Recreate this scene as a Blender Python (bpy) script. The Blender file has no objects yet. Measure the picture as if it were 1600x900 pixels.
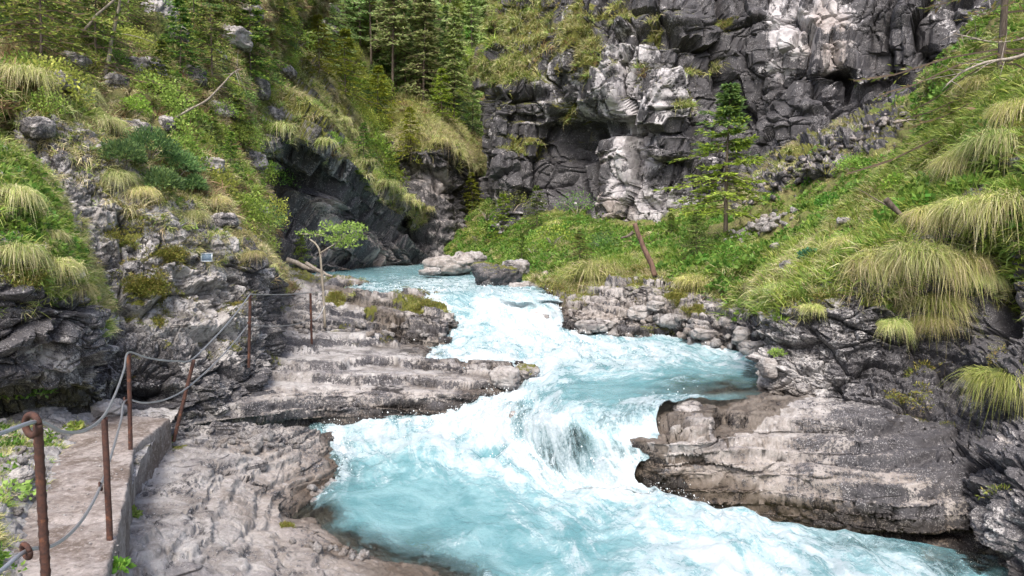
import bpy, math, random
import numpy as np
from mathutils import Vector, Matrix, Euler
R = math.radians
scene = bpy.context.scene
C = scene.collection
rng = np.random.default_rng(7)
random.seed(7)

# ------------------------------------------------------------------ camera, sky, sun, exposure
CAM_H, PITCH, F = 1.75, R(3.0), 1155.0            # F = focal length in pixels of a 1600 px wide picture
cam_data = bpy.data.cameras.new('camera')
cam = bpy.data.objects.new('camera', cam_data); C.objects.link(cam)
cam.location = (0, 0, CAM_H); cam.rotation_euler = (math.pi/2 - PITCH, 0, 0)
cam_data.sensor_width = 36; cam_data.lens = 36*F/1600; cam_data.clip_start = .05; cam_data.clip_end = 2000
scene.camera = cam
world = bpy.data.worlds.new('World'); scene.world = world; world.use_nodes = True
SUN_EL, SUN_AZ = R(54), R(188)                     # azimuth clockwise from +Y: behind the camera, a little to the left
wn = world.node_tree; wn.nodes.clear()
sky = wn.nodes.new('ShaderNodeTexSky'); sky.sky_type = 'NISHITA'; sky.sun_disc = False
sky.sun_elevation = SUN_EL; sky.sun_rotation = SUN_AZ; sky.dust_density = 5; sky.ozone_density = 1.0; sky.air_density = .8
bg = wn.nodes.new('ShaderNodeBackground'); bg.inputs['Strength'].default_value = .15
wo = wn.nodes.new('ShaderNodeOutputWorld')
wn.links.new(sky.outputs[0], bg.inputs[0]); wn.links.new(bg.outputs[0], wo.inputs[0])
sun_data = bpy.data.lights.new('sun', 'SUN'); sun_data.energy = 1.5; sun_data.angle = R(18); sun_data.color = (1, .955, .88)
sun = bpy.data.objects.new('sun', sun_data); C.objects.link(sun)
sdir = Vector((math.sin(SUN_AZ)*math.cos(SUN_EL), math.cos(SUN_AZ)*math.cos(SUN_EL), math.sin(SUN_EL)))
sun.rotation_euler = sdir.to_track_quat('Z', 'Y').to_euler(); sun.location = sdir*60
vs = scene.view_settings
scene.display_settings.display_device = 'sRGB'
vs.view_transform = 'Standard'; vs.look = 'None'; vs.gamma = 1; vs.use_curve_mapping = False; vs.exposure = 1.05
scene.cycles.max_bounces = 6; scene.cycles.diffuse_bounces = 3; scene.cycles.transparent_max_bounces = 8

# ------------------------------------------------------------------ small maths
SP, CP = math.sin(PITCH), math.cos(PITCH)
def ray(px, py):
    cx, cy = (px-800)/F, (450-py)/F
    return cx, CP + cy*SP, cy*CP - SP
def at(px, py, d):                                 # the point seen at a pixel, d metres ahead
    x, y, z = ray(px, py); s = d/y
    return (x*s, d, CAM_H + z*s)
def onz(px, py, z):                                # the point seen at a pixel on the level z
    x, y, k = ray(px, py); s = (z-CAM_H)/k
    return (x*s, y*s, z)
def proj(P):
    v = P - np.array([0, 0, CAM_H])
    f = v[:, 1]*CP - v[:, 2]*SP; u = v[:, 1]*SP + v[:, 2]*CP
    f = np.maximum(f, .05)
    return 800 + F*v[:, 0]/f, 450 - F*u/f
GRAD = np.random.default_rng(3).normal(size=(256, 3)); GRAD /= np.linalg.norm(GRAD, axis=1)[:, None]
def ihash(x, y, z):
    h = (x.astype(np.uint32)*np.uint32(374761393) + y.astype(np.uint32)*np.uint32(668265263) + z.astype(np.uint32)*np.uint32(2246822519))
    h = (h ^ (h >> np.uint32(13)))*np.uint32(1274126177)
    return h ^ (h >> np.uint32(16))
def perlin(p):
    i = np.floor(p).astype(np.int64); f = p - i; w = f*f*f*(f*(f*6-15)+10)
    out = np.zeros(len(p))
    for dx in (0, 1):
        for dy in (0, 1):
            for dz in (0, 1):
                g = GRAD[ihash(i[:, 0]+dx, i[:, 1]+dy, i[:, 2]+dz) & np.uint32(255)]
                d = g[:, 0]*(f[:, 0]-dx) + g[:, 1]*(f[:, 1]-dy) + g[:, 2]*(f[:, 2]-dz)
                out += d*(w[:, 0] if dx else 1-w[:, 0])*(w[:, 1] if dy else 1-w[:, 1])*(w[:, 2] if dz else 1-w[:, 2])
    return out*1.5
def fbm(p, o=4, g=.5):
    s, a, t = 0, 1, 0
    for k in range(o):
        s = s + a*perlin(p*2.03**k + 17.3*k); t += a; a *= g
    return s/t
def ridged(p, o=4, g=.55):
    s, a, t = 0, 1, 0
    for k in range(o):
        s = s + a*(1-2*np.abs(perlin(p*2.1**k + 9.1*k))); t += a; a *= g
    return s/t
def worley(p):                                     # F1, F2, three random numbers of the cell, offset to its seed
    i = np.floor(p).astype(np.int64); f1 = np.full(len(p), 9.); f2 = np.full(len(p), 9.); hid = np.zeros(len(p), np.uint32); off = np.zeros((len(p), 3))
    for dx in (-1, 0, 1):
        for dy in (-1, 0, 1):
            for dz in (-1, 0, 1):
                h = ihash(i[:, 0]+dx, i[:, 1]+dy, i[:, 2]+dz)
                c = np.stack([(h & np.uint32(1023))/1023., ((h >> np.uint32(10)) & np.uint32(1023))/1023., ((h >> np.uint32(20)) & np.uint32(1023))/1023.], 1)
                v = i + np.array([dx, dy, dz]) + c - p
                d = np.sqrt((v*v).sum(1)); m = d < f1
                f2 = np.where(m, f1, np.minimum(f2, d)); f1 = np.where(m, d, f1); hid = np.where(m, h, hid); off[m] = v[m]
    h = hid*np.uint32(2654435761); h ^= h >> np.uint32(15)
    rnd = np.stack([(h & np.uint32(255))/255., ((h >> np.uint32(8)) & np.uint32(255))/255., ((h >> np.uint32(16)) & np.uint32(255))/255.], 1)
    return f1, f2, rnd, off
def sstep(a, b, x):
    t = np.clip((x-a)/(b-a), 0, 1); return t*t*(3-2*t)

# ------------------------------------------------------------------ mesh and object helpers
def tag(o, label=None, cat=None, group=None, kind=None):
    if label: o['label'] = label
    if cat: o['category'] = cat
    if group: o['group'] = group
    if kind: o['kind'] = kind
    return o
def mesh_np(name, V, faces_flat, nper, mat, smooth=True, attrs=None, cols=None):
    """V (n,3); faces_flat int array; nper verts per face (int or array)."""
    me = bpy.data.meshes.new(name)
    V = np.asarray(V, np.float32); ff = np.asarray(faces_flat, np.int32).ravel()
    if np.isscalar(nper): tot = np.full(len(ff)//nper, nper, np.int32)
    else: tot = np.asarray(nper, np.int32)
    st = np.concatenate([[0], np.cumsum(tot)[:-1]]).astype(np.int32)
    me.vertices.add(len(V)); me.vertices.foreach_set('co', V.ravel())
    me.loops.add(len(ff)); me.loops.foreach_set('vertex_index', ff)
    me.polygons.add(len(tot)); me.polygons.foreach_set('loop_start', st); me.polygons.foreach_set('loop_total', tot)
    me.polygons.foreach_set('use_smooth', np.full(len(tot), bool(smooth)))
    for k, a in (attrs or {}).items():
        at_ = me.attributes.new(k, 'FLOAT', 'POINT'); at_.data.foreach_set('value', np.asarray(a, np.float32))
    if cols is not None:
        ca = me.color_attributes.new('Col', 'FLOAT_COLOR', 'POINT')
        ca.data.foreach_set('color', np.concatenate([np.asarray(cols, np.float32), np.ones((len(V), 1), np.float32)], 1).ravel())
    me.update(calc_edges=True)
    if mat: me.materials.append(mat)
    return me
def link(name, me, parent=None):
    o = bpy.data.objects.new(name, me); C.objects.link(o)
    if parent: o.parent = parent
    return o
def empty(name, loc=(0, 0, 0), rz=0):
    o = bpy.data.objects.new(name, None); C.objects.link(o); o.location = loc; o.rotation_euler = (0, 0, rz); o.empty_display_size = .2
    return o
def tube(pts, rad, seg=8, cap=True):
    """pts (n,3), rad scalar or list -> V, quads flat"""
    P = np.asarray(pts, float); n = len(P); r = np.full(n, rad) if np.isscalar(rad) else np.asarray(rad, float)
    T = np.gradient(P, axis=0); T /= np.linalg.norm(T, axis=1)[:, None] + 1e-9
    up = np.array([0, 0, 1.]) if abs(T[0, 2]) < .9 else np.array([1., 0, 0])
    A = np.cross(T, up); A /= np.linalg.norm(A, axis=1)[:, None] + 1e-9; B = np.cross(T, A)
    a = np.linspace(0, 2*np.pi, seg, endpoint=False)
    V = (P[:, None] + r[:, None, None]*(np.cos(a)[None, :, None]*A[:, None] + np.sin(a)[None, :, None]*B[:, None])).reshape(-1, 3)
    i = np.arange(n-1)[:, None]*seg; j = np.arange(seg)[None]; k = (j+1) % seg
    Q = np.stack([i+j, i+k, i+seg+k, i+seg+j], -1).reshape(-1, 4)
    if cap:
        V = np.concatenate([V, P[:1], P[-1:]]); b = n*seg
        jj = np.arange(seg); kk = (jj+1) % seg
        Q = np.concatenate([Q, np.stack([kk, jj, np.full(seg, b), np.full(seg, b)], 1), np.stack([(n-1)*seg+jj, (n-1)*seg+kk, np.full(seg, b+1), np.full(seg, b+1)], 1)])
    return V, Q
class Bag:                                         # collects quads / tris into one mesh
    def __init__(s): s.V = []; s.F = []; s.N = []; s.Cc = []; s.n = 0
    def add(s, V, Fq, col=None):
        V = np.asarray(V, float); s.V.append(V)
        for f in np.asarray(Fq):
            f = list(dict.fromkeys(int(k) for k in f)); s.F.extend(k + s.n for k in f); s.N.append(len(f))
        s.n += len(V); s.Cc.append(np.tile(col if col is not None else (.5, .5, .5), (len(V), 1)) if col is None or np.ndim(col) == 1 else col)
        return s
    def box(s, c, size, rot=None, col=None):
        x, y, z = np.array(size)/2
        V = np.array([(a, b, d) for a in (-x, x) for b in (-y, y) for d in (-z, z)])
        if rot is not None: V = V @ np.array(rot.to_3x3()).T
        return s.add(V + np.array(c), [(0, 1, 3, 2), (4, 6, 7, 5), (0, 4, 5, 1), (2, 3, 7, 6), (0, 2, 6, 4), (1, 5, 7, 3)], col)
    def tube(s, pts, rad, seg=8, col=None): return s.add(*tube(pts, rad, seg), col)
    def mesh(s, name, mat, smooth=True, col=False):
        return mesh_np(name, np.concatenate(s.V), s.F, np.array(s.N), mat, smooth, cols=np.concatenate(s.Cc) if col else None)
    def build(s, name, mat, parent=None, smooth=True, col=False): return link(name, s.mesh(name, mat, smooth, col), parent)
def crom(K, n, linear=False):                      # resample the first axis of K to n samples
    m = len(K); t = np.linspace(0, m-1, n); i = np.minimum(t.astype(int), m-2); f = (t-i).reshape((-1,)+(1,)*(K.ndim-1))
    g = lambda k: K[np.clip(k, 0, m-1)]
    if linear: return g(i)*(1-f) + g(i+1)*f
    p0 = np.where((i-1 >= 0).reshape(f.shape), g(i-1), 2*g(i)-g(i+1)); p3 = np.where((i+2 < m).reshape(f.shape), g(i+2), 2*g(i+1)-g(i))
    p1, p2 = g(i), g(i+1)
    return .5*((2*p1) + (-p0+p2)*f + (2*p0-5*p1+4*p2-p3)*f*f + (-p0+3*p1-3*p2+p3)*f**3)
def spline(pts, n): return crom(np.asarray(pts, float), n)

# ------------------------------------------------------------------ materials
class NT:
    def __init__(s, name):
        s.m = bpy.data.materials.new(name); s.m.use_nodes = True; s.t = s.m.node_tree; s.t.nodes.clear()
        s.out = s.t.nodes.new('ShaderNodeOutputMaterial')
    def n(s, typ, **kw):
        nd = s.t.nodes.new('ShaderNode'+typ)
        for k, v in kw.items(): setattr(nd, k, v)
        return nd
    def l(s, a, b): s.t.links.new(a, b)
    def put(s, sock, v):
        if isinstance(v, bpy.types.NodeSocket): s.l(v, sock)
        elif isinstance(v, (tuple, list)) and len(v) == 3 and sock.type == 'RGBA': sock.default_value = (*v, 1)
        else: sock.default_value = v
    def attr(s, name, typ='GEOMETRY', out='Fac'): return s.n('Attribute', attribute_name=name, attribute_type=typ).outputs[out]
    def math(s, op, a, b=0., clamp=False):
        nd = s.n('Math', operation=op, use_clamp=clamp); s.put(nd.inputs[0], a); s.put(nd.inputs[1], b); return nd.outputs[0]
    def mix(s, f, a, b, mode='MIX'):
        nd = s.n('Mix', data_type='RGBA', blend_type=mode); s.put(nd.inputs[0], f); s.put(nd.inputs[6], a); s.put(nd.inputs[7], b); return nd.outputs[2]
    def map(s, v, a, b, c=0., d=1.):
        nd = s.n('MapRange', interpolation_type='SMOOTHSTEP'); s.put(nd.inputs[0], v)
        for k, q in zip((1, 2, 3, 4), (a, b, c, d)): s.put(nd.inputs[k], q)
        return nd.outputs[0]
    def pos(s, scale=(1, 1, 1), rot=(0, 0, 0)):
        tc = s.n('TexCoord'); mp = s.n('Mapping'); s.l(tc.outputs['Object'], mp.inputs[0]); mp.inputs['Scale'].default_value = scale; mp.inputs['Rotation'].default_value = rot
        return mp.outputs[0]
    def noise(s, vec, scale, detail=6, rough=.6, dist=0., out=0):
        nd = s.n('TexNoise'); s.put(nd.inputs['Vector'], vec)
        for k, v in (('Scale', scale), ('Detail', detail), ('Roughness', rough), ('Distortion', dist)): nd.inputs[k].default_value = v
        return nd.outputs[out]
    def vor(s, vec, scale, feat='F1', out=0, rnd=1.):
        nd = s.n('TexVoronoi', feature=feat); s.put(nd.inputs['Vector'], vec); nd.inputs['Scale'].default_value = scale; nd.inputs['Randomness'].default_value = rnd
        return nd.outputs[out]
    def bump(s, h, strength=.5, dist=.02, normal=None):
        nd = s.n('Bump'); s.put(nd.inputs['Height'], h); nd.inputs['Strength'].default_value = strength; nd.inputs['Distance'].default_value = dist
        if normal is not None: s.l(normal, nd.inputs['Normal'])
        return nd.outputs[0]
    def bsdf(s, col, rough=.8, normal=None, spec=.5, **kw):
        b = s.n('BsdfPrincipled'); s.put(b.inputs['Base Color'], col); s.put(b.inputs['Roughness'], rough); s.put(b.inputs['Specular IOR Level'], spec)
        if normal is not None: s.l(normal, b.inputs['Normal'])
        for k, v in kw.items(): s.put(b.inputs[k], v)
        return b.outputs[0]
    def done(s, sh): s.l(sh, s.out.inputs[0]); return s.m

def rock_mat(name, fs=1., light=(.42, .41, .405), light2=(.225, .21, .20), warm=(.25, .18, .125), dark=(.022, .021, .026), speck=1., bump=.8, moss_on=True, streak=.25, vein=(.2, .1, .5), cross=.8):
    """limestone: pale faces, black lichen and water streaks, joints, moss on what faces up. fs = size of the pattern in metres"""
    s = NT(name); p = s.pos()
    dk, ms, wm = s.attr('dark'), s.attr('moss'), s.attr('warm')
    nb = s.noise(p, .55/fs, 5, .6); nm = s.noise(p, 2.4/fs, 10, .7, .5); nf = s.noise(p, 15/fs, 7, .75); ng = s.noise(p, 42/fs, 4, .7)
    st = s.noise(s.pos((1, 1, .16)), 2.1/fs, 6, .65, .3)
    base = s.mix(s.map(nm, .38, .62), light, light2)
    base = s.mix(s.math('MULTIPLY', s.map(s.noise(p, 1.1/fs, 4, .6), .5, .7), .6), base, (.19, .18, .19))
    base = s.mix(s.math('MULTIPLY', s.math('ADD', wm, s.map(nb, .6, .8, 0, .2), clamp=True), .75), base, warm)
    base = s.mix(s.map(nf, .52, .72, 0, .7), base, (.58, .56, .57)); base = s.mix(s.map(nf, .46, .3, 0, .6), base, (.12, .11, .115))
    # black lichen and painted crevice shade: big field by the attribute, broken by noise at several sizes and by streaks
    f = s.math('ADD', s.math('MULTIPLY', s.math('SUBTRACT', nm, .5), 1.5), s.math('MULTIPLY', s.math('SUBTRACT', nf, .5), 1.3*speck))
    f = s.math('ADD', f, s.math('MULTIPLY', s.math('SUBTRACT', ng, .5), .7*speck))
    f = s.math('ADD', f, s.math('MULTIPLY', s.math('SUBTRACT', st, .5), streak*2))
    f = s.math('ADD', f, s.math('MULTIPLY', s.math('SUBTRACT', nb, .5), .9))
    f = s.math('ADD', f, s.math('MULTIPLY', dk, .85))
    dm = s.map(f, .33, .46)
    # joints: thin dark lines along the bedding and across it
    j1 = s.map(s.math('ABSOLUTE', s.math('SUBTRACT', s.noise(s.pos((.35, .35, 1.6), (vein[0], vein[1], 0)), 1.1/fs, 3, .5, .1), .5)), .0, .010, 1, 0)
    j2 = s.map(s.math('ABSOLUTE', s.math('SUBTRACT', s.noise(s.pos((1.2, 1.2, .5), (0, vein[0], .4)), 1.1/fs, 4, .55, .5), .5)), .0, .008, 1, 0)
    jm = s.math('MULTIPLY', s.math('MAXIMUM', j1, s.math('MULTIPLY', j2, cross)), s.math('MULTIPLY', s.map(nb, .45, .6), vein[2]*1.7), clamp=True)
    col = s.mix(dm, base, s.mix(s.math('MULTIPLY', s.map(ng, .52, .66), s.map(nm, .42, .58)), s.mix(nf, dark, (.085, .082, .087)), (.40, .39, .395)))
    col = s.mix(jm, col, (.03, .027, .027))
    wt = s.attr('wet')
    col = s.mix(wt, col, s.mix(1., col, (.43, .39, .345), 'MULTIPLY'))
    hb = s.math('ADD', nm, s.math('ADD', s.math('MULTIPLY', nf, .5), s.math('ADD', s.math('MULTIPLY', ng, .16), s.math('MULTIPLY', jm, -.35))))
    rough = s.math('SUBTRACT', s.map(dm, 0, 1, .85, .6), s.math('MULTIPLY', wt, .4))
    if moss_on:
        geo = s.n('NewGeometry'); sep = s.n('SeparateXYZ'); s.l(geo.outputs['Normal'], sep.inputs[0])
        mf = s.math('ADD', s.math('MULTIPLY', sep.outputs[2], .55), s.math('ADD', s.math('MULTIPLY', nm, .9), s.math('MULTIPLY', ms, .9)))
        mm = s.map(mf, 1.22, 1.42)
        mc = s.mix(s.map(nf, .35, .65), (.07, .085, .015), (.20, .20, .045))
        mc = s.mix(s.map(s.noise(p, 3.7/fs, 4), .56, .7), mc, (.17, .12, .05))
        col = s.mix(mm, col, mc); rough = s.mix(mm, rough, (.95, .95, .95))
        hb = s.math('ADD', hb, s.math('MULTIPLY', mm, s.noise(p, 40/fs, 3)))
    return s.done(s.bsdf(col, rough, s.bump(hb, bump, .06*fs), .35))

def foliage_mat(name, trans=.35, var=.36, hue=.05, rough=.55):
    s = NT(name); col = s.attr('Col', out='Color')
    r = s.n('ObjectInfo').outputs['Random']
    h = s.n('HueSaturation'); s.put(h.inputs['Hue'], s.math('ADD', .5-hue/2, s.math('MULTIPLY', r, hue))); h.inputs['Saturation'].default_value = 1.
    s.put(h.inputs['Value'], s.math('ADD', 1.3-var, s.math('MULTIPLY', s.math('FRACT', s.math('MULTIPLY', r, 7.31)), 2*var))); s.l(col, h.inputs['Color'])
    d = s.bsdf(h.outputs[0], rough, None, .25)
    t = s.n('BsdfTranslucent'); s.l(h.outputs[0], t.inputs[0])
    m = s.n('MixShader'); m.inputs[0].default_value = trans; s.l(d, m.inputs[1]); s.l(t.outputs[0], m.inputs[2])
    return s.done(m.outputs[0])
def bark_mat(name, a=(.17, .14, .115), b=(.07, .055, .045), sc=14):
    s = NT(name); p = s.pos((1, 1, .25)); n = s.noise(p, sc, 6, .7)
    return s.done(s.bsdf(s.mix(s.map(n, .35, .65), a, b), .9, s.bump(n, .8, .02), .2))
def soil_mat(name, g1=(.075, .105, .022), g2=(.14, .125, .045), br=(.075, .052, .033), fs=1.):
    s = NT(name); p = s.pos(); n = s.noise(p, 1.1/fs, 8, .7); m = s.noise(p, 6/fs, 6, .7)
    c = s.mix(s.map(n, .38, .62), g1, g2); c = s.mix(s.map(m, .5, .68), c, br)
    return s.done(s.bsdf(c, .95, s.bump(s.math('ADD', n, m), 1., .12*fs), .15))

M = dict(
    near=rock_mat('rock_near', .4, speck=1.3), wall=rock_mat('rock_wall', .45, speck=1.5), ledge=rock_mat('rock_ledge', .7, light=(.385, .375, .37), light2=(.20, .185, .175), warm=(.22, .165, .12), speck=1.3, streak=.1, cross=.25, vein=(.05, .12, .75)),
    slab=rock_mat('rock_slab', .6, light=(.38, .365, .355), light2=(.20, .18, .165), warm=(.20, .15, .11), speck=1.5, streak=.15, cross=.1, vein=(.05, -.1, .75)), cliff=rock_mat('rock_cliff', 1.5, light=(.52, .505, .515), light2=(.29, .275, .285), bump=.9, streak=.8, vein=(.15, .05, .5)),
    mid=rock_mat('rock_buttress', 1.6, light=(.38, .355, .35), light2=(.24, .215, .20), bump=.9, vein=(.6, .5, .4)),
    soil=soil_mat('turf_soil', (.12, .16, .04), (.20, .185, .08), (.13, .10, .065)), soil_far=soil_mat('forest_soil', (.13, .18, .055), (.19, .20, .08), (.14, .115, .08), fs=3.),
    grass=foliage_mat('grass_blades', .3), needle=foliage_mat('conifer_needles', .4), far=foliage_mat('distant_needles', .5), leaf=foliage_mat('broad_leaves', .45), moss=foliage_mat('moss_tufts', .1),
    bark=bark_mat('bark_brown'), bark_pale=bark_mat('bark_pale', (.36, .33, .28), (.19, .165, .13)), dead=bark_mat('dead_wood', (.22, .14, .105), (.10, .062, .048)), drift=bark_mat('driftwood', (.33, .30, .26), (.19, .16, .135), 20),
)
def rust():
    s = NT('rusty_iron'); p = s.pos(); n = s.noise(p, 60, 6, .7)
    c = s.mix(s.map(n, .35, .65), (.085, .040, .030), (.045, .027, .024)); c = s.mix(s.map(s.noise(p, 18, 4), .55, .7), c, (.15, .065, .038))
    return s.done(s.bsdf(c, .85, s.bump(n, .6, .004), .3))
def steel():
    s = NT('galvanised_cable'); p = s.pos(); n = s.noise(p, 90, 4, .6)
    return s.done(s.bsdf(s.mix(n, (.5, .51, .53), (.3, .31, .33)), .42, s.bump(n, .3, .002), .5, Metallic=.75))
def concrete():
    s = NT('worn_concrete'); p = s.pos(); n = s.noise(p, 2.2, 9, .7, .4); f = s.noise(p, 26, 7, .75); w = s.noise(p, 1.5, 8, .7, .8)
    c = s.mix(s.map(n, .41, .59), (.31, .28, .265), (.20, .17, .155)); c = s.mix(s.map(w, .5, .6, 0, .8), c, (.105, .08, .065))
    c = s.mix(s.map(f, .5, .7, 0, .7), c, (.46, .42, .40)); c = s.mix(s.map(f, .48, .33, 0, .8), c, (.09, .075, .065))
    return s.done(s.bsdf(c, .9, s.bump(s.math('ADD', n, s.math('MULTIPLY', f, .6)), .7, .03), .3))
M['rust'], M['steel'], M['concrete'] = rust(), steel(), concrete()

# ------------------------------------------------------------------ rock surfaces
class Patch: pass
PATCH = {}
def rock_height(p, size, bn=(0, 0, 1), strata=0., k=2., blocks=.3, lump=.4, fine=.08, seed=0, flat=2., crack=.30, warp=.12):
    q = p/size + np.array([13.7, 5.1, 8.3])*(seed+1)
    bn = np.array(bn, float); bn /= np.linalg.norm(bn)
    w = np.stack([perlin(q*1.7+3), perlin(q*1.7+31), perlin(q*1.7+77)], 1)*warp
    h = lump*fbm(q*.5, 3)
    if blocks:                                     # tilted plane pieces at three sizes, joints between them
        for fr, am in ((1., 1.), (2.7, .45), (6.5, .2)):
            z = q*fr + w*fr; b = z @ bn
            z = z + b[:, None]*bn*(flat-1)
            f1, f2, rn, off = worley(z)
            h = h + blocks*am*((rn[:, 0]-.5)*.9 + (off*(rn-.5)).sum(1)*1.5 - crack*np.exp(-((f2-f1)/.05)**2))
    if strata:
        l = (q @ bn)*k + .6*fbm(q*.45+50, 3) + .06*perlin(q*3.)
        for m, am in ((1, 1.), (2.6, .42)):
            i = np.floor(l*m); f = l*m - i
            r = lambda j: (ihash(j.astype(np.int64)+500, j.astype(np.int64)*0+seed+int(m*7), j.astype(np.int64)*0) & np.uint32(1023))/1023.
            a = r(i)*(1-sstep(.9, 1, f)) + r(i+1)*sstep(.9, 1, f)
            h = h + am*strata*((a-.5) - .5*np.exp(-((np.minimum(f, 1-f))/.06)**2)*sstep(-.3, .1, perlin(q*1.3+9+m)))
    if fine: h = h + fine*fbm(q*4.3, 5, .62) - fine*.5*np.maximum(0, perlin(q*7.+3)-.15)
    return h*size
def terrace(P, bn, th, amt, seed=0, sharp=.22, nz=.5):
    """snap a surface to beds of uneven thickness th along the bedding normal: flat treads, short risers"""
    bn = np.array(bn, float); bn /= np.linalg.norm(bn)
    b = P @ bn; l = b/th + nz*fbm(P*.5+seed, 3) + nz*.07*perlin(P*2.2+5); l = l + .28*np.sin(l*2.1+seed)
    f = l - np.floor(l); g = sstep(1-sharp, 1., f) - .5*np.exp(-((f-(1-sharp))/.05)**2)*.25
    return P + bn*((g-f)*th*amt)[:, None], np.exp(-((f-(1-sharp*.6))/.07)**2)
def stamp(A, P, stamps):
    if not stamps: return
    px, py = proj(P)
    w = 14*perlin(np.stack([px/45, py/45, px*0], 1)); w2 = 14*perlin(np.stack([px/45+40, py/45, px*0], 1))
    for (x, y, rx, ry, key, val) in stamps:
        A[key] = A.get(key, np.zeros(len(P))) + val*np.exp(-(((px+w*min(1, rx/40)-x)/rx)**2 + ((py+w2*min(1, ry/40)-y)/ry)**2)**2)
def patch(name, rows, nu, nv, mat, disp=None, dark=.0, moss=0., grass=0., warm=0., stamps=(), linear_u=False, linear_v=False, obj=True, extra=None, smooth=True, terr=None, post=None, **tags):
    K = np.array([[at(*c) if len(c) == 3 else onz(c[0], c[1], c[3]) for c in r] for r in rows], float)
    G = crom(K, nv, linear_v); G = crom(G.transpose(1, 0, 2), nu, linear_u).transpose(1, 0, 2)
    P = G.reshape(-1, 3)
    def normals(G):
        a = np.gradient(G, axis=1); b = np.gradient(G, axis=0); n = np.cross(a, b); n /= np.linalg.norm(n, axis=2)[..., None] + 1e-9
        return n
    N = normals(G)
    flip = 1 if np.mean((N.reshape(-1, 3)*(np.array([0, 0, CAM_H+2]) - P)).sum(1)) > 0 else -1
    N = N*flip
    A = {k: np.full(len(P), v, float) if np.isscalar(v) else np.clip(crom(crom(np.array([[int(ch)/9 for ch in r] for r in v]), nv, True).T, nu, True).T.ravel(), 0, 1) for k, v in (('dark', dark), ('moss', moss), ('grass', grass), ('warm', warm))}
    A['push'] = np.zeros(len(P))
    stamp(A, P, stamps)
    Nf = N.reshape(-1, 3)
    if disp is not None:
        h = rock_height(P, **disp)*(1-.6*np.clip(A['grass'], 0, 1)) + A['push']
        P = P + Nf*h[:, None]
    for t_ in terr or ():                          # crevice shade between the beds is painted into the dark attribute
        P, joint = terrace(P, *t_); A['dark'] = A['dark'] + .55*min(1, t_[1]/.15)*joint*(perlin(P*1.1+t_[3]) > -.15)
    if post is not None: P = P + normals(P.reshape(nv, nu, 3)).reshape(-1, 3)*(flip*rock_height(P, **post))[:, None]
    if extra is not None: P = extra(P, Nf, A)
    G = P.reshape(nv, nu, 3); N = normals(G)*flip
    i = np.arange(nv-1)[:, None]*nu + np.arange(nu-1)[None]
    Q = np.stack([i, i+1, i+nu+1, i+nu], -1).reshape(-1, 4)
    if flip < 0: Q = Q[:, ::-1]
    r = Patch(); r.P, r.N, r.A, r.G, r.Q = P, N.reshape(-1, 3), A, G, Q
    d1 = G[1:, 1:]-G[:-1, :-1]; d2 = G[1:, :-1]-G[:-1, 1:]; r.area = np.linalg.norm(np.cross(d1, d2), axis=2).ravel()/2
    r.o = None
    if obj:
        me = mesh_np(name, P, Q, 4, mat, smooth, attrs={k: A[k] for k in ('dark', 'moss', 'warm')} | {k: A[k] for k in A if k in ('foam', 'shallow', 'fu', 'fv')})
        r.o = link(name, me); tag(r.o, **tags)
    return r

# ================================================================== TERRAIN, CLIFFS, ROCKS
def q(px, py, z): return (px, py, None, z)
me = mesh_np('ground', [(-400, -60, -6), (400, -60, -6), (400, 700, -6), (-400, 700, -6)], [0, 1, 2, 3], 4, M['soil'])
tag(link('ground', me), 'dark earth lying under the whole gorge', kind='structure')

# --- left, near: dark block with a grassy brow, and the pitted wall behind it
PATCH['block'] = patch('rock_wall', [
    [(-350, 150, 8.5), (-150, 200, 8.3), (0, 225, 8.3), (60, 265, 8.6), (100, 320, 8.8), (135, 390, 9), (152, 440, 9.8)],
    [(-350, 250, 6.4), (-150, 270, 6.5), (0, 300, 6.8), (55, 345, 7), (100, 395, 7.2), (140, 450, 7.5), (164, 478, 9.2)],
    [(-350, 380, 6), (-150, 400, 6.2), (0, 420, 6.4), (60, 435, 6.7), (108, 455, 6.9), (150, 478, 7.4), (166, 495, 9.2)],
    [(-350, 500, 5.9), (-150, 510, 6.1), (0, 520, 6.35), (60, 520, 6.6), (108, 530, 6.9), (150, 540, 7.4), (166, 545, 9.2)],
    [(-350, 590, 6), (-150, 600, 6.2), (0, 598, 6.5), (60, 600, 6.8), (110, 602, 7.1), (150, 605, 7.6), (168, 600, 9.2)],
    [(-350, 640, 6.9), (-150, 640, 7), (0, 632, 7.3), (60, 630, 7.6), (110, 635, 8), (150, 640, 8.4), (170, 650, 9.4)],
    [(-350, 720, 7.2), (-150, 720, 7.3), (0, 700, 7.5), (60, 695, 7.8), (110, 690, 8.1), (150, 690, 8.5), (170, 700, 9.4)]],
    230, 260, M['near'], dict(size=.9, bn=(.1, -.1, 1), strata=.05, k=1.5, blocks=.28, lump=.3, fine=.06, seed=1, crack=.4), smooth=False,
    dark=["1112222", "2233222", "7777654", "8887655", "7776544", "8888888", "5555555"], grass=["9999999", "9999996", "6554210", "1000000", "0000000", "0000000", "0000000"],
    stamps=[(60, 560, 60, 30, 'dark', -.25), (100, 440, 60, 26, 'grass', .5), (150, 480, 16, 40, 'grass', .4), (40, 430, 60, 20, 'moss', .4)],
    label='dark lichen stained rock block with grassy brow left of the walkway', kind='structure')
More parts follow.
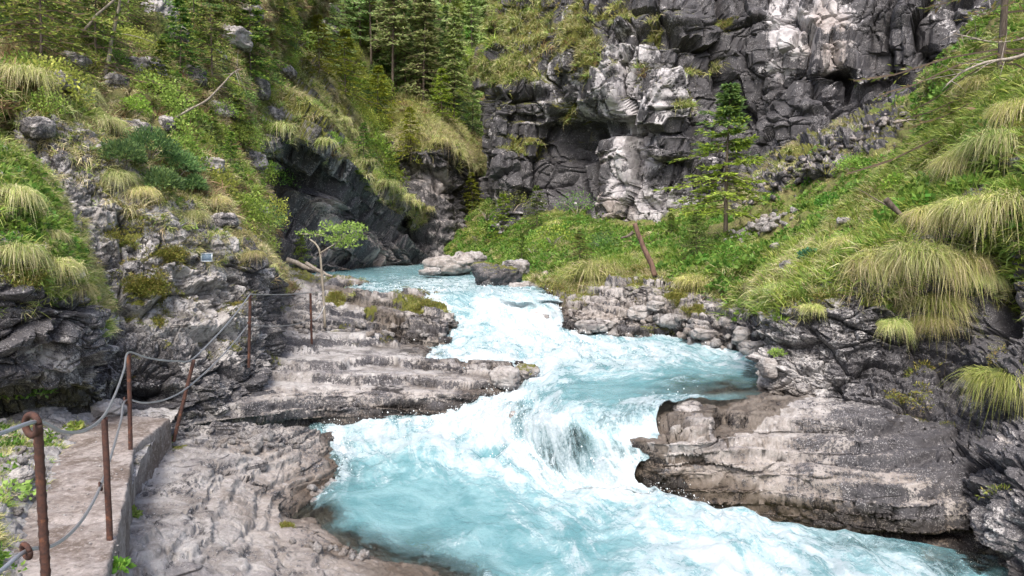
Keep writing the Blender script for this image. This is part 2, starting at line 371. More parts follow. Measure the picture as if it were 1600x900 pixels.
PATCH['wall'] = patch('rock_wall', [
    [(20, 110, 12.), (60, 150, 11), (170, 200, 11.3), (240, 240, 11.8), (310, 300, 12.2), (370, 340, 12.8), (412, 385, 13.5), (445, 420, 15.5)],
    [(20, 150, 9.8), (80, 185, 9.7), (165, 235, 10), (240, 290, 10.3), (310, 340, 10.6), (365, 372, 11), (415, 412, 11.6), (438, 436, 14.5)],
    [(20, 300, 9.3), (90, 320, 9.2), (165, 365, 9.6), (240, 390, 9.8), (310, 410, 10.2), (365, 430, 10.7), (418, 452, 11.4), (436, 460, 14.5)],
    [(20, 450, 8.6), (100, 450, 8.7), (165, 470, 9.1), (240, 480, 9.5), (310, 490, 9.9), (365, 500, 10.4), (422, 505, 11.3), (438, 505, 14.5)],
    [(20, 560, 8.2), (100, 560, 8.2), (165, 565, 8.6), (240, 565, 8.9), (310, 560, 9.3), (370, 552, 10), (428, 542, 11.3), (442, 535, 14.5)],
    [(20, 640, 8.0), (100, 640, 8.2), (165, 645, 8.5), (240, 640, 8.7), (300, 630, 9), (370, 600, 9.8), (430, 572, 11.2), (450, 555, 14.5)],
    [(20, 720, 8.0), (100, 720, 8.2), (165, 715, 8.5), (240, 715, 8.7), (300, 700, 9), (370, 660, 9.8), (430, 620, 11.2), (450, 600, 14.5)]],
    300, 310, M['wall'], dict(size=.62, bn=(.15, -.05, 1), strata=.08, k=1.5, blocks=.36, lump=.45, fine=.10, seed=2, flat=1.3, crack=.45), smooth=False,
    dark=["33333333", "44444467", "44333368", "54434578", "76665577", "87766655", "66655444"], moss=["55555555", "33333333", "22333322", "11233311", "00111122", "00011122", "00011122"], grass=["99999999", "98899884", "10000000", "00000000", "00000000", "00000000", "00000000"],
    stamps=[(200, 358, 34, 18, 'moss', .8), (268, 392, 24, 12, 'moss', .9), (235, 452, 36, 15, 'moss', .9), (208, 470, 16, 20, 'moss', .6), (120, 400, 20, 10, 'moss', .5), (250, 497, 10, 8, 'moss', .7), (265, 528, 12, 7, 'moss', .6),
            (395, 430, 16, 60, 'dark', .35), (285, 437, 18, 16, 'push', -.25), (310, 455, 28, 12, 'push', -.15), (285, 505, 55, 22, 'push', .14), (285, 505, 50, 20, 'dark', -.2), (240, 620, 60, 14, 'push', -.3),
            (130, 330, 60, 60, 'dark', -.12), (330, 500, 40, 60, 'dark', -.15), (300, 520, 50, 6, 'push', -.1), (345, 410, 18, 40, 'dark', -.15)],
    label='pitted pale grey limestone wall streaked black beside the cable railing', kind='structure')
# --- left hillside above the brow
PATCH['hill'] = patch('hillside', [
    [(-500, -220, 20), (-150, -200, 23), (100, -190, 27), (300, -170, 31), (450, -130, 36), (540, -80, 42), (580, -50, 50)],
    [(-500, -90, 15), (-150, -80, 17), (80, -70, 20), (260, -60, 24), (390, -40, 28), (470, -10, 33), (520, 0, 42)],
    [(-500, 0, 11.5), (-150, 10, 13), (60, 20, 15), (220, 40, 18), (340, 50, 22), (410, 60, 27), (470, 70, 36)],
    [(-500, 90, 9), (-150, 90, 10), (30, 105, 11.3), (190, 150, 13.3), (295, 170, 16), (360, 180, 20), (405, 190, 27)],
    [(-500, 150, 8), (-150, 150, 8.8), (20, 150, 9.9), (170, 220, 10.8), (290, 280, 12), (365, 290, 15), (405, 300, 20)],
    [(-500, 230, 8), (-150, 220, 8.8), (20, 190, 10), (165, 260, 10.6), (300, 345, 11.2), (380, 385, 12.6), (425, 410, 16)],
    [(-500, 300, 8.5), (-150, 300, 9.2), (20, 260, 10.4), (165, 320, 11), (300, 400, 11.6), (400, 440, 13), (470, 450, 17)]],
    270, 230, M['soil'], dict(size=2.4, blocks=.26, lump=.5, fine=.06, seed=3), grass=.85, moss=.4,
    stamps=[(230, 40, 30, 40, 'grass', -.9), (500, 40, 30, 30, 'grass', -.8), (350, 170, 25, 12, 'grass', -.5)], label='steep green hillside above the rock wall on the left', kind='structure')
# --- bare grey outcrops on the hillside
PATCH['outcrop'] = patch('rock_outcrop', [
    [(195, -30, 23.2), (215, -40, 22.7), (240, -35, 22.7), (270, -25, 23.2)], [(190, 10, 20.7), (215, 5, 19.4), (245, 8, 19.4), (275, 15, 20.7)], [(185, 45, 20.2), (215, 48, 18.6), (245, 52, 18.8), (280, 55, 20.2)], [(190, 75, 20.2), (220, 80, 19.0), (250, 82, 19.2), (280, 85, 20.5)]],
    70, 60, M['wall'], dict(size=1.2, blocks=.35, lump=.3, fine=.1, seed=4), dark=.35, label='pale grey rock showing between bushes high on the left hillside', cat='rock')
# --- dark buttress with slanting strata behind the bend
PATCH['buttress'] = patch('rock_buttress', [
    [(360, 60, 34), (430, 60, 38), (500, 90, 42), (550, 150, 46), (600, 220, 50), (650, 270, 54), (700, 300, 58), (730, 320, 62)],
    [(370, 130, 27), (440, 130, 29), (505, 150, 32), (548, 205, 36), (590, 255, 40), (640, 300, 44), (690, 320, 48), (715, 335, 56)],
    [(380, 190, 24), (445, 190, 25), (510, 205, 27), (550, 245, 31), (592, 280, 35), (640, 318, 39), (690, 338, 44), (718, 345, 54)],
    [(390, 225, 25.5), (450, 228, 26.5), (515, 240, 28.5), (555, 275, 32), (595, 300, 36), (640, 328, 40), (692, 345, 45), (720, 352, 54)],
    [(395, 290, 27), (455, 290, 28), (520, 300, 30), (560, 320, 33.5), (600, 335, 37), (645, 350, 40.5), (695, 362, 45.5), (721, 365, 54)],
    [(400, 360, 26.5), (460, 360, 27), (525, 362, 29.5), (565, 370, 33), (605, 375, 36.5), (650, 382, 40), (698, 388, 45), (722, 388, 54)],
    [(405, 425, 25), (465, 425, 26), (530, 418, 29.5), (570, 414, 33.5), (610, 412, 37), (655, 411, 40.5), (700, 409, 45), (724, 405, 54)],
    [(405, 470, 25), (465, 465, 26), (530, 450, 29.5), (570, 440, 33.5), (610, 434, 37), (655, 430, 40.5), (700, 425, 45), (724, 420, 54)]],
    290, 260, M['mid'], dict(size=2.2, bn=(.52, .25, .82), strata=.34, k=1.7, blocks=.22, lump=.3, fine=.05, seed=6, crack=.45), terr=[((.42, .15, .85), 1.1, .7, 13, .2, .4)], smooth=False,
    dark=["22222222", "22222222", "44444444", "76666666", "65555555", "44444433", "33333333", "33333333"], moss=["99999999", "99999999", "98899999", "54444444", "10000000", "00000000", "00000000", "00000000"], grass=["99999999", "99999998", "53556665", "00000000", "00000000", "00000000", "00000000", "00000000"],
    warm=["00000000", "00000000", "00000000", "00000000", "11112222", "22333333", "33344444", "33333333"],
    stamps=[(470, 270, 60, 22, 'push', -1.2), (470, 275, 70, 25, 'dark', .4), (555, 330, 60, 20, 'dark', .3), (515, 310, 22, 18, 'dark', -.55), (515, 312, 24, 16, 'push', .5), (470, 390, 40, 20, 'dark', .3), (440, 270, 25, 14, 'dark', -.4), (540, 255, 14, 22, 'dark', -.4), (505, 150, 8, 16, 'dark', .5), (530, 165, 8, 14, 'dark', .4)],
    label='dark overhanging buttress with slanting strata and grassy top behind the river bend', kind='structure')
PATCH['knob'] = patch('rock_buttress', [
    [(590, 150, 53.5), (650, 150, 53.5), (700, 180, 55.5), (740, 215, 59.5), (760, 240, 65.5)],
    [(600, 200, 47.5), (650, 205, 45.5), (695, 215, 46.5), (730, 235, 50.5), (750, 262, 59.5)],
    [(610, 228, 44.5), (655, 232, 42.5), (700, 238, 43.5), (732, 252, 47.5), (750, 275, 59.5)],
    [(620, 275, 44.5), (660, 275, 43.5), (702, 272, 44.0), (733, 280, 47.5), (750, 295, 59.5)],
    [(630, 330, 42.5), (665, 330, 42.5), (705, 325, 43.0), (735, 322, 46.5), (750, 325, 59.5)],
    [(640, 420, 41.5), (675, 420, 41.5), (710, 420, 42.5), (738, 412, 45.5), (755, 405, 59.5)]],
    160, 170, M['mid'], dict(size=3., bn=(.3, .2, 1), strata=.1, k=2., blocks=.25, lump=.35, fine=.09, seed=7),
    dark=["22222", "22222", "77777", "54466", "66666", "55555"], moss=["99999", "99999", "63345", "10000", "00000", "00000"], grass=["99999", "99999", "42223", "00000", "00000", "00000"],
    stamps=[(695, 285, 22, 16, 'dark', -.3), (725, 250, 20, 10, 'dark', .4)], label='small dark rock knob with a grass cap in the gap of the gorge', kind='structure')
# --- far forest slope
PATCH['far'] = patch('forest_slope', [
    [(250, -230, 100), (450, -230, 108), (600, -230, 118), (720, -230, 130), (820, -230, 135), (1000, -230, 140), (1400, -230, 150)],
    [(250, -90, 66), (450, -90, 72), (600, -90, 82), (720, -90, 95), (820, -90, 105), (1000, -90, 110), (1400, -90, 120)],
    [(300, 0, 50), (460, 0, 54), (600, 0, 64), (720, 10, 78), (820, 0, 92), (1000, 0, 100), (1400, 0, 105)],
    [(360, 110, 42), (490, 110, 45), (600, 130, 54), (700, 140, 66), (790, 140, 82), (1000, 140, 90), (1400, 140, 95)],
    [(400, 190, 38), (520, 195, 41), (620, 220, 48), (710, 225, 58), (790, 235, 72), (1000, 235, 80), (1400, 235, 85)],
    [(420, 260, 36), (540, 270, 40), (640, 300, 46), (720, 310, 55), (790, 320, 64), (1000, 320, 70), (1400, 320, 75)],
    [(440, 360, 36), (560, 360, 40), (660, 380, 46), (730, 400, 54), (790, 405, 60), (1000, 405, 66), (1400, 405, 70)],
    [(440, 460, 36), (560, 450, 40), (660, 440, 46), (730, 440, 54), (790, 440, 60), (1000, 440, 66), (1400, 440, 70)]],
    150, 150, M['soil_far'], dict(size=5., blocks=.15, lump=.4, fine=.05, seed=8), grass=.8, label='far wooded slope closing the gorge', kind='structure')
# --- right cliff
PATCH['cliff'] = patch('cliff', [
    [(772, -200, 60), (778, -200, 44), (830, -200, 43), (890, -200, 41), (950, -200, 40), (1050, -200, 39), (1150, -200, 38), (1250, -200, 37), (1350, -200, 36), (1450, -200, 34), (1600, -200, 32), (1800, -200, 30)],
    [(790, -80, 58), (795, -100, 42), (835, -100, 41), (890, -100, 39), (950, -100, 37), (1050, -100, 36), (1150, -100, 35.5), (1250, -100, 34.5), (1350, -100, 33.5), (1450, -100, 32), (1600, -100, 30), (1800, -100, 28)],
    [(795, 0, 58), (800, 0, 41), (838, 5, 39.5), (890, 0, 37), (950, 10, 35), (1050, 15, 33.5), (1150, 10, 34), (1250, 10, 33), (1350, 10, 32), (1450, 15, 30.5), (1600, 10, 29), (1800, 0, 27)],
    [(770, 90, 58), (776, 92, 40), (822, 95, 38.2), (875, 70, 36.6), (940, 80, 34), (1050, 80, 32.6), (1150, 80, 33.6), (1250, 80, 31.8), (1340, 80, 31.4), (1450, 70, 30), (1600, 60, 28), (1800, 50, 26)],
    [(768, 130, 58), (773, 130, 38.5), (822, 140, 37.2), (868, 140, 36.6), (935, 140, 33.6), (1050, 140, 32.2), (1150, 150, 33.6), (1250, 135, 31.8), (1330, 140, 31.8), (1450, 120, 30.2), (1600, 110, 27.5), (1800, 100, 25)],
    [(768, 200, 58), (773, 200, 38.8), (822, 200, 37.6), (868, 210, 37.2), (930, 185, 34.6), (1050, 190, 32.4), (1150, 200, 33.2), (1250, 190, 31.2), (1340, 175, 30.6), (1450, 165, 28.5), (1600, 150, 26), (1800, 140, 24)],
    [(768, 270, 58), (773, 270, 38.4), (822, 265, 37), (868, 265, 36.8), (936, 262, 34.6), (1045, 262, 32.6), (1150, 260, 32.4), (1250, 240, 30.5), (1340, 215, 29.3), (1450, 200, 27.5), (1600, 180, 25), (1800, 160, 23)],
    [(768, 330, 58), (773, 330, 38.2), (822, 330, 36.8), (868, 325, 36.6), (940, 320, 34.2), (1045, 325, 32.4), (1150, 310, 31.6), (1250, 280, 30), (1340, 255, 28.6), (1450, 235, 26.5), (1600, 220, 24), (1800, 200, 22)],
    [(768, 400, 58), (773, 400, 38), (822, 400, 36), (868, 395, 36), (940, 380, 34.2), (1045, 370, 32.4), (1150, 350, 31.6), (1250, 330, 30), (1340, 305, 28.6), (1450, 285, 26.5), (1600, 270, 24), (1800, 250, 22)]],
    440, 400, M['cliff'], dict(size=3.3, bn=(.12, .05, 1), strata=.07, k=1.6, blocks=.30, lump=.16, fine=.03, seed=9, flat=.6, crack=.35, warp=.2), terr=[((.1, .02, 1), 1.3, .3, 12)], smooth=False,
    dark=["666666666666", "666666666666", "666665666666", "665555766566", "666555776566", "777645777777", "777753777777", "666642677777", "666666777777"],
    moss=["444444333222", "444444322211", "444444322211", "777754322111", "544443211111", "544442111111", "211111001111", "211110001111", "444444444444"],
    grass=["000000000000", "000000000000", "000000000000", "000000000000", "000000000000", "000000000000", "000000000000", "000000000000", "999999999999"],
    stamps=[(928, 268, 10, 46, 'push', -1.5), (900, 262, 30, 56, 'push', -1.3), (900, 262, 34, 56, 'dark', .35), (922, 280, 14, 45, 'dark', .4), (944, 275, 8, 40, 'warm', .9), (960, 200, 120, 14, 'push', -.7), (1050, 192, 60, 9, 'dark', .5),  # recess left of the pillar: overhang shade painted in by the dark stamps
            (990, 130, 60, 50, 'dark', -.25), (970, 120, 30, 70, 'dark', -.1), (985, 250, 28, 60, 'dark', -.5), (1000, 320, 50, 30, 'dark', -.35), (1050, 110, 40, 40, 'dark', -.2),
            (1060, 260, 25, 45, 'dark', .45), (1165, 100, 50, 80, 'dark', .35), (1150, 40, 60, 30, 'dark', .3), (1225, 60, 24, 60, 'dark', -.55), (1212, 110, 22, 24, 'dark', -.5), (1290, 70, 40, 50, 'warm', .5), (1285, 60, 45, 55, 'dark', -.35),
            (1306, 122, 24, 16, 'push', -.9), (1320, 136, 10, 22, 'push', -.8), (1285, 150, 30, 10, 'push', -.5), (1308, 130, 24, 22, 'dark', .4), (1270, 160, 28, 20, 'push', .5), (1345, 115, 14, 24, 'dark', -.3), (1345, 112, 18, 28, 'push', .6), (1400, 80, 60, 70, 'dark', .4), (1400, 70, 60, 40, 'push', -.7), (1390, 130, 60, 30, 'dark', .25), (1350, 155, 14, 10, 'dark', -.3),
            (1150, 230, 80, 60, 'dark', .3), (1080, 20, 120, 14, 'dark', .4), (1020, 50, 80, 14, 'push', -.6), (870, 40, 40, 60, 'dark', -.1), (895, 250, 25, 30, 'dark', .35), (900, 215, 30, 30, 'push', -.8),
            (800, 110, 40, 18, 'moss', .6), (825, 30, 40, 60, 'moss', .55), (815, 222, 36, 14, 'moss', .7), (880, 180, 10, 34, 'moss', .8), (915, 80, 16, 40, 'moss', .7), (900, 30, 20, 40, 'moss', .6), (1020, 40, 16, 12, 'moss', .9), (960, 10, 40, 12, 'moss', .7), (1125, 36, 10, 10, 'moss', .9), (1075, 155, 22, 14, 'moss', .7), (1000, 100, 14, 20, 'moss', .5), (1110, 100, 30, 10, 'moss', .6), (940, 180, 10, 10, 'warm', .5), (960, 330, 30, 20, 'warm', .6),
            (800, 150, 30, 22, 'dark', .45), (800, 250, 40, 12, 'warm', .5), (800, 290, 40, 20, 'warm', .5), (880, 60, 50, 60, 'dark', .2), (1100, 60, 60, 40, 'dark', .25), (1180, 180, 60, 40, 'dark', .2), (860, 250, 40, 60, 'dark', .25), (820, 180, 30, 8, 'push', -.8), (820, 145, 44, 8, 'push', -.9)],
    label='tall black and white limestone cliff rising behind the fir', kind='structure')
# --- green slope under the cliff, right bank
PATCH['slope'] = patch('grass_slope', [
    [(690, 330, 52), (800, 305, 43), (880, 318, 38), (960, 345, 34), (1050, 335, 33), (1150, 285, 32), (1260, 225, 31), (1400, 165, 28), (1480, 90, 25), (1620, -20, 21)],
    [(695, 360, 46), (800, 345, 38), (880, 345, 33), (960, 365, 28), (1050, 355, 27), (1150, 320, 26), (1260, 270, 24), (1400, 210, 21), (1490, 150, 18), (1640, 40, 15)],
    [(698, 388, 43), (800, 380, 33), (880, 380, 26), (960, 390, 23), (1050, 385, 21.5), (1150, 365, 20), (1260, 330, 18.5), (1400, 270, 16), (1500, 210, 14), (1650, 100, 12.5)],
    [(702, 404, 39), (790, 405, 28), (870, 415, 21), (950, 415, 19), (1050, 410, 17.5), (1150, 410, 16), (1240, 390, 14.5), (1340, 340, 13.5), (1480, 280, 12), (1650, 200, 11)],
    [(705, 418, 35), (780, 425, 23.5), (860, 445, 18.6), (950, 440, 17), (1050, 430, 16), (1150, 445, 13.8), (1220, 440, 12.6), (1310, 400, 11.6), (1450, 350, 10.8), (1650, 290, 10)],
    [(715, 445, 30), (790, 450, 22), (860, 480, 18.4), (950, 485, 17.2), (1050, 485, 15.8), (1150, 505, 13.8), (1220, 505, 12.7), (1310, 480, 12), (1450, 450, 11.5), (1650, 400, 11)]],
    310, 190, M['soil'], dict(size=1.7, blocks=.26, lump=.4, fine=.05, seed=10),
    grass=["5555533335", "6889865469", "8999987899", "9999999999", "9899999999", "4444444444"],
    stamps=[(1200, 355, 60, 22, 'grass', -1.2), (1330, 212, 130, 34, 'grass', -1.), (1210, 275, 60, 34, 'grass', -.8), (1000, 345, 40, 10, 'grass', -.5)], label='bright green grass slope between the cliff and the river', kind='structure')
# rubble-strewn ledge at the foot of the cliff
PATCH['scree'] = patch('scree_ledge', [
    [(1130, 300, 31.5), (1200, 250, 30.5), (1280, 205, 29.5), (1360, 175, 28.5), (1440, 150, 27.0), (1500, 110, 26.0)],
    [(1140, 316, 26.9), (1205, 276, 25.6), (1285, 231, 24.4), (1365, 196, 23.6), (1440, 171, 22.4), (1500, 146, 21.4)],
    [(1150, 343, 24.3), (1210, 303, 23.0), (1290, 263, 21.6), (1370, 230, 20.4), (1440, 208, 19.3), (1500, 188, 18.8)],
    [(1160, 374, 23.4), (1215, 334, 22.4), (1295, 299, 20.9), (1375, 266, 19.6), (1445, 249, 18.4), (1500, 234, 17.9)]],
    200, 80, M['cliff'], dict(size=.9, bn=(.3, 0, 1), strata=.2, k=2., blocks=.5, lump=.3, fine=.1, seed=11), dark=.72, moss=.45, warm=.4,
    stamps=[(1180, 310, 40, 20, 'moss', .5), (1240, 240, 50, 12, 'moss', .3)], label='broken stony ledge running along the cliff foot', kind='structure')
# --- right bank rocks
PATCH['bank'] = patch('river_bank', [
    [(832, 434, 18.8), (872, 434, 17.8), (940, 430, 17.2), (1010, 418, 16.6), (1080, 425, 16), (1150, 440, 14.6), (1222, 455, 13.2)],
    [(856, 451, 16.7), (890, 459, 16.1), (950, 450, 15.9), (1010, 440, 15.5), (1080, 450, 15), (1150, 462, 13.9), (1224, 470, 12.5)],
    [(866, 470, 15.9), (896, 479, 15.5), (950, 474, 15.4), (1010, 466, 15.1), (1080, 478, 14.5), (1150, 492, 13.3), (1224, 505, 12.1)],
    [(876, 491, 15.5), (902, 501, 15.2), (952, 503, 15.0), (1010, 502, 14.8), (1080, 512, 14.2), (1150, 522, 13.1), (1224, 540, 11.9)],
    [(882, 510, 15.2), (908, 519, 15.0), (955, 523, 14.8), (1010, 529, 14.5), (1080, 539, 13.9), (1150, 549, 12.9), (1226, 570, 11.7)],
    [(884, 540, 15.1), (912, 545, 14.9), (958, 555, 14.7), (1010, 560, 14.4), (1080, 570, 13.8), (1150, 580, 12.8), (1226, 600, 11.6)]],
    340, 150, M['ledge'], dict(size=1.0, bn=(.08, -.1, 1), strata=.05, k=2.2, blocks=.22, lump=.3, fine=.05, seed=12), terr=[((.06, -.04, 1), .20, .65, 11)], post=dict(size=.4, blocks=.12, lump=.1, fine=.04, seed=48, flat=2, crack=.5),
    dark=["4444444", "2222333", "2222345", "4443345", "6666666", "6666666"], moss=["9999999", "4434455", "1112222", "0001111", "0000000", "0000000"], grass=["8888888", "1011111", "0000000", "0000000", "0000000", "0000000"], warm=["0000000", "2222222", "3333222", "4444333", "4444444", "4444444"],
    stamps=[(1020, 515, 40, 14, 'moss', .5), (1055, 465, 14, 10, 'moss', 1), (1085, 482, 20, 8, 'moss', 1), (1130, 450, 60, 18, 'warm', .5), (1130, 450, 60, 18, 'dark', .25), (950, 480, 50, 20, 'dark', -.2), (1015, 515, 60, 12, 'dark', .3)],
    label='layered grey rock bank at the foot of the green slope', kind='structure')
# --- right near wall with hanging grass
PATCH['rwall'] = patch('rock_wall', [
    [(1178, 448, 14), (1230, 400, 13.5), (1310, 335, 13.5), (1400, 255, 13.5), (1490, 150, 12.5), (1620, 50, 11.5), (1800, -10, 10.5)],
    [(1183, 470, 11.5), (1225, 440, 11.2), (1310, 390, 11), (1400, 325, 10.8), (1490, 235, 10.5), (1610, 160, 9.6), (1800, 120, 8.6)],
    [(1186, 490, 10.4), (1225, 468, 10), (1310, 418, 9.6), (1400, 378, 9.3), (1500, 320, 9.1), (1610, 285, 8.4), (1800, 270, 7.3)],
    [(1188, 520, 10.1), (1225, 510, 9.7), (1310, 480, 9.3), (1400, 470, 9.1), (1500, 450, 9.0), (1610, 420, 8.4), (1800, 400, 7.2)],
    [(1188, 560, 9.9), (1225, 560, 9.5), (1310, 550, 9.15), (1400, 550, 9.0), (1500, 550, 8.7), (1610, 540, 7.8), (1800, 540, 6.8)],
    [(1190, 600, 9.7), (1230, 608, 9.3), (1310, 615, 8.9), (1400, 635, 8.5), (1500, 650, 8.0), (1610, 660, 7.0), (1800, 680, 6)],
    [(1192, 650, 9.6), (1230, 660, 9.2), (1310, 690, 8.8), (1410, 730, 8.0), (1520, 760, 7.1), (1610, 780, 6.2), (1800, 800, 5.4)],
    [(1192, 740, 9.6), (1230, 760, 9.2), (1310, 800, 8.8), (1410, 850, 8.0), (1530, 890, 6.7), (1610, 920, 5.8), (1800, 980, 5)]],
    290, 290, M['wall'], dict(size=.7, bn=(.05, -.1, 1), strata=.14, k=1.8, blocks=.34, lump=.4, fine=.09, seed=13, crack=.45), smooth=False,
    dark=["4444444", "4444455", "4445789", "5557999", "5557999", "4567899", "4566888", "4666666"], moss=["9999999", "9999988", "8875555", "2233454", "1112333", "1112222", "0001111", "0000000"], grass=["9999999", "9999999", "4689999", "0123432", "0000000", "0000000", "0000000", "0000000"],
    stamps=[(1260, 600, 60, 20, 'dark', -.3), (1270, 550, 40, 30, 'dark', -.1), (1500, 560, 60, 50, 'dark', .3), (1560, 450, 20, 80, 'push', -.8), (1560, 450, 22, 80, 'dark', .5), (1540, 270, 60, 14, 'push', -.5), (1420, 625, 40, 10, 'moss', .6), (1430, 640, 40, 12, 'warm', .6), (1570, 720, 14, 60, 'warm', .3), (1260, 470, 50, 24, 'moss', .4), (1300, 470, 16, 20, 'dark', -.5), (1580, 690, 16, 20, 'dark', -.4), (1560, 830, 60, 40, 'dark', -.2)],
    label='dark wet rock wall hung with grass on the right', kind='structure')
# --- big layered slab on the right
PATCH['slab'] = patch('rock_slab', [
    [q(1000, 602, -.40), q(1040, 604, -.35), q(1090, 604, -.30), q(1140, 604, -.25), q(1195, 604, -.16), (1300, 618, 9.1), (1420, 640, 8.7), (1590, 670, 8.7)],
    [q(985, 628, -.36), q(1035, 622, -.26), q(1090, 622, -.20), q(1140, 622, -.15), (1200, 616, 9.0), (1300, 626, 8.6), (1420, 646, 8.2), (1590, 680, 8.1)],
    [q(985, 650, -.24), q(1035, 642, -.12), q(1095, 642, -.07), (1145, 645, 8.55), (1215, 640, 8.45), (1310, 648, 8.15), (1425, 665, 7.8), (1585, 700, 7.8)],
    [q(972, 688, -.40), q(1030, 674, -.24), q(1095, 676, -.22), (1150, 680, 8.1), (1220, 668, 8.2), (1315, 680, 7.85), (1428, 695, 7.5), (1580, 725, 7.5)],
    [(962, 712, 8.45), (1025, 706, 7.96), (1090, 714, 7.88), (1150, 714, 7.9), (1225, 710, 7.85), (1320, 720, 7.6), (1430, 730, 7.25), (1575, 760, 7.3)],
    [(960, 744, 8.4), (1025, 746, 7.95), (1090, 758, 7.86), (1150, 762, 7.8), (1230, 765, 7.7), (1330, 785, 7.35), (1435, 795, 7.0), (1570, 820, 7.1)],
    [(966, 776, 8.5), (1025, 786, 8.02), (1090, 797, 7.95), (1150, 806, 7.85), (1235, 820, 7.7), (1340, 845, 7.3), (1440, 860, 7.0), (1565, 880, 7.0)],
    [(965, 830, 8.6), (1025, 840, 8.5), (1090, 850, 8.3), (1150, 860, 8.1), (1235, 880, 7.9), (1340, 900, 7.6), (1440, 920, 7.3), (1535, 940, 6.9)]],
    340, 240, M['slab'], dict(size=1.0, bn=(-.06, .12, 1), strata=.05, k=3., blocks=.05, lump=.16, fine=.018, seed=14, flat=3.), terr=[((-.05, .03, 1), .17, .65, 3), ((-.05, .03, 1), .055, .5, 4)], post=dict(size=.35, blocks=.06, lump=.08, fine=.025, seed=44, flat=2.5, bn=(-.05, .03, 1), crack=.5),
    dark=["11111257", "00011368", "10011478", "11112578", "33233568", "44344567", "65555667", "77777777"], warm=["00000000", "11000000", "11000000", "22211111", "44433333", "66644444", "77766655", "77777777"], moss=["21000023", "10000002", "00000000", "00000000", "00000000", "00000000", "00000000", "00000000"],
    stamps=[(1060, 695, 40, 20, 'dark', -.4), (1060, 690, 40, 16, 'warm', -.3), (1150, 670, 80, 14, 'dark', -.3), (1400, 740, 40, 12, 'dark', -.4), (1440, 760, 24, 18, 'dark', -.35), (1480, 700, 50, 50, 'dark', .2), (1050, 650, 40, 8, 'push', -.14), (1130, 648, 12, 16, 'push', -.1), (1050, 645, 30, 10, 'dark', .3), (1420, 838, 60, 14, 'push', -.35), (1500, 835, 24, 14, 'push', -.25), (1230, 640, 90, 3, 'push', -.06), (1250, 662, 100, 3, 'push', -.07), (1260, 705, 140, 4, 'push', -.05)],
    label='broad pale layered rock slab jutting into the rapids on the right', cat='rock')
# --- left layered ledge
PATCH['ledge'] = patch('rock_ledge', [
    [(285, 590, 10.2), (350, 560, 11.2), (430, 520, 13), (500, 508, 13.9), (570, 512, 14.2), (640, 528, 13.9), (710, 545, 13.3), (780, 556, 12.6), (846, 568, 12)],
    [(270, 625, 9.2), (345, 590, 10.2), (425, 560, 11.2), (500, 542, 12), (570, 545, 12.2), (640, 553, 12.2), (710, 562, 12), (780, 566, 11.8), (856, 575, 11.5)],
    [(262, 652, 8.75), (340, 615, 9.6), (420, 592, 10.3), (500, 580, 10.8), (570, 580, 11), (640, 582, 11.1), (705, 584, 11.1), (770, 580, 11.2), (850, 586, 11.1)],
    [(258, 668, 8.55), (338, 636, 9.3), (420, 616, 9.85), (500, 610, 10.3), (570, 608, 10.45), (640, 608, 10.5), (700, 606, 10.5), (752, 600, 10.7), (820, 598, 10.9)],
    [(256, 680, 8.5), (336, 655, 9.2), (420, 642, 9.7), (500, 642, 10.15), (570, 640, 10.25), (640, 638, 10.3), (696, 634, 10.3), (742, 625, 10.5), (790, 615, 10.9)],
    [(256, 692, 8.6), (336, 668, 9.3), (420, 660, 9.75), (500, 668, 10.2), (570, 666, 10.3), (640, 664, 10.3), (694, 663, 10.3), (738, 655, 10.5), (775, 640, 11)],
    [(256, 730, 9.3), (336, 700, 9.8), (420, 690, 10.6), (500, 695, 10.7), (570, 695, 10.7), (640, 695, 10.7), (694, 692, 10.6), (738, 685, 10.8), (770, 670, 11.2)]],
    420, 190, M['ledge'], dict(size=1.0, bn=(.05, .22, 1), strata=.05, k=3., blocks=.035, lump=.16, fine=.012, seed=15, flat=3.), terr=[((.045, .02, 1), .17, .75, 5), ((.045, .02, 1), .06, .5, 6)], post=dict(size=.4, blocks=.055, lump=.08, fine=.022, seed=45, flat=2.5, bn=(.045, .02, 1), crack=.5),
    dark=["333333333", "322222333", "322222334", "433333345", "654444455", "876655555", "777777777"], warm=["000000000", "000000000", "001000111", "022222222", "023333444", "033334455", "033334455"], moss=["333111100", "111000000", "000000000", "000000000", "001100000", "000000000", "000000000"],
    stamps=[(440, 655, 50, 10, 'push', -.5), (440, 655, 50, 12, 'dark', .3), (350, 655, 60, 6, 'push', -.2), (600, 625, 80, 3, 'push', -.06), (560, 597, 200, 3, 'push', -.07), (700, 580, 110, 3, 'push', -.07), (820, 580, 14, 8, 'moss', .9), (500, 620, 40, 14, 'dark', .2)],
    label='long pale layered rock ledge running from the railing to the rapids', cat='rock')
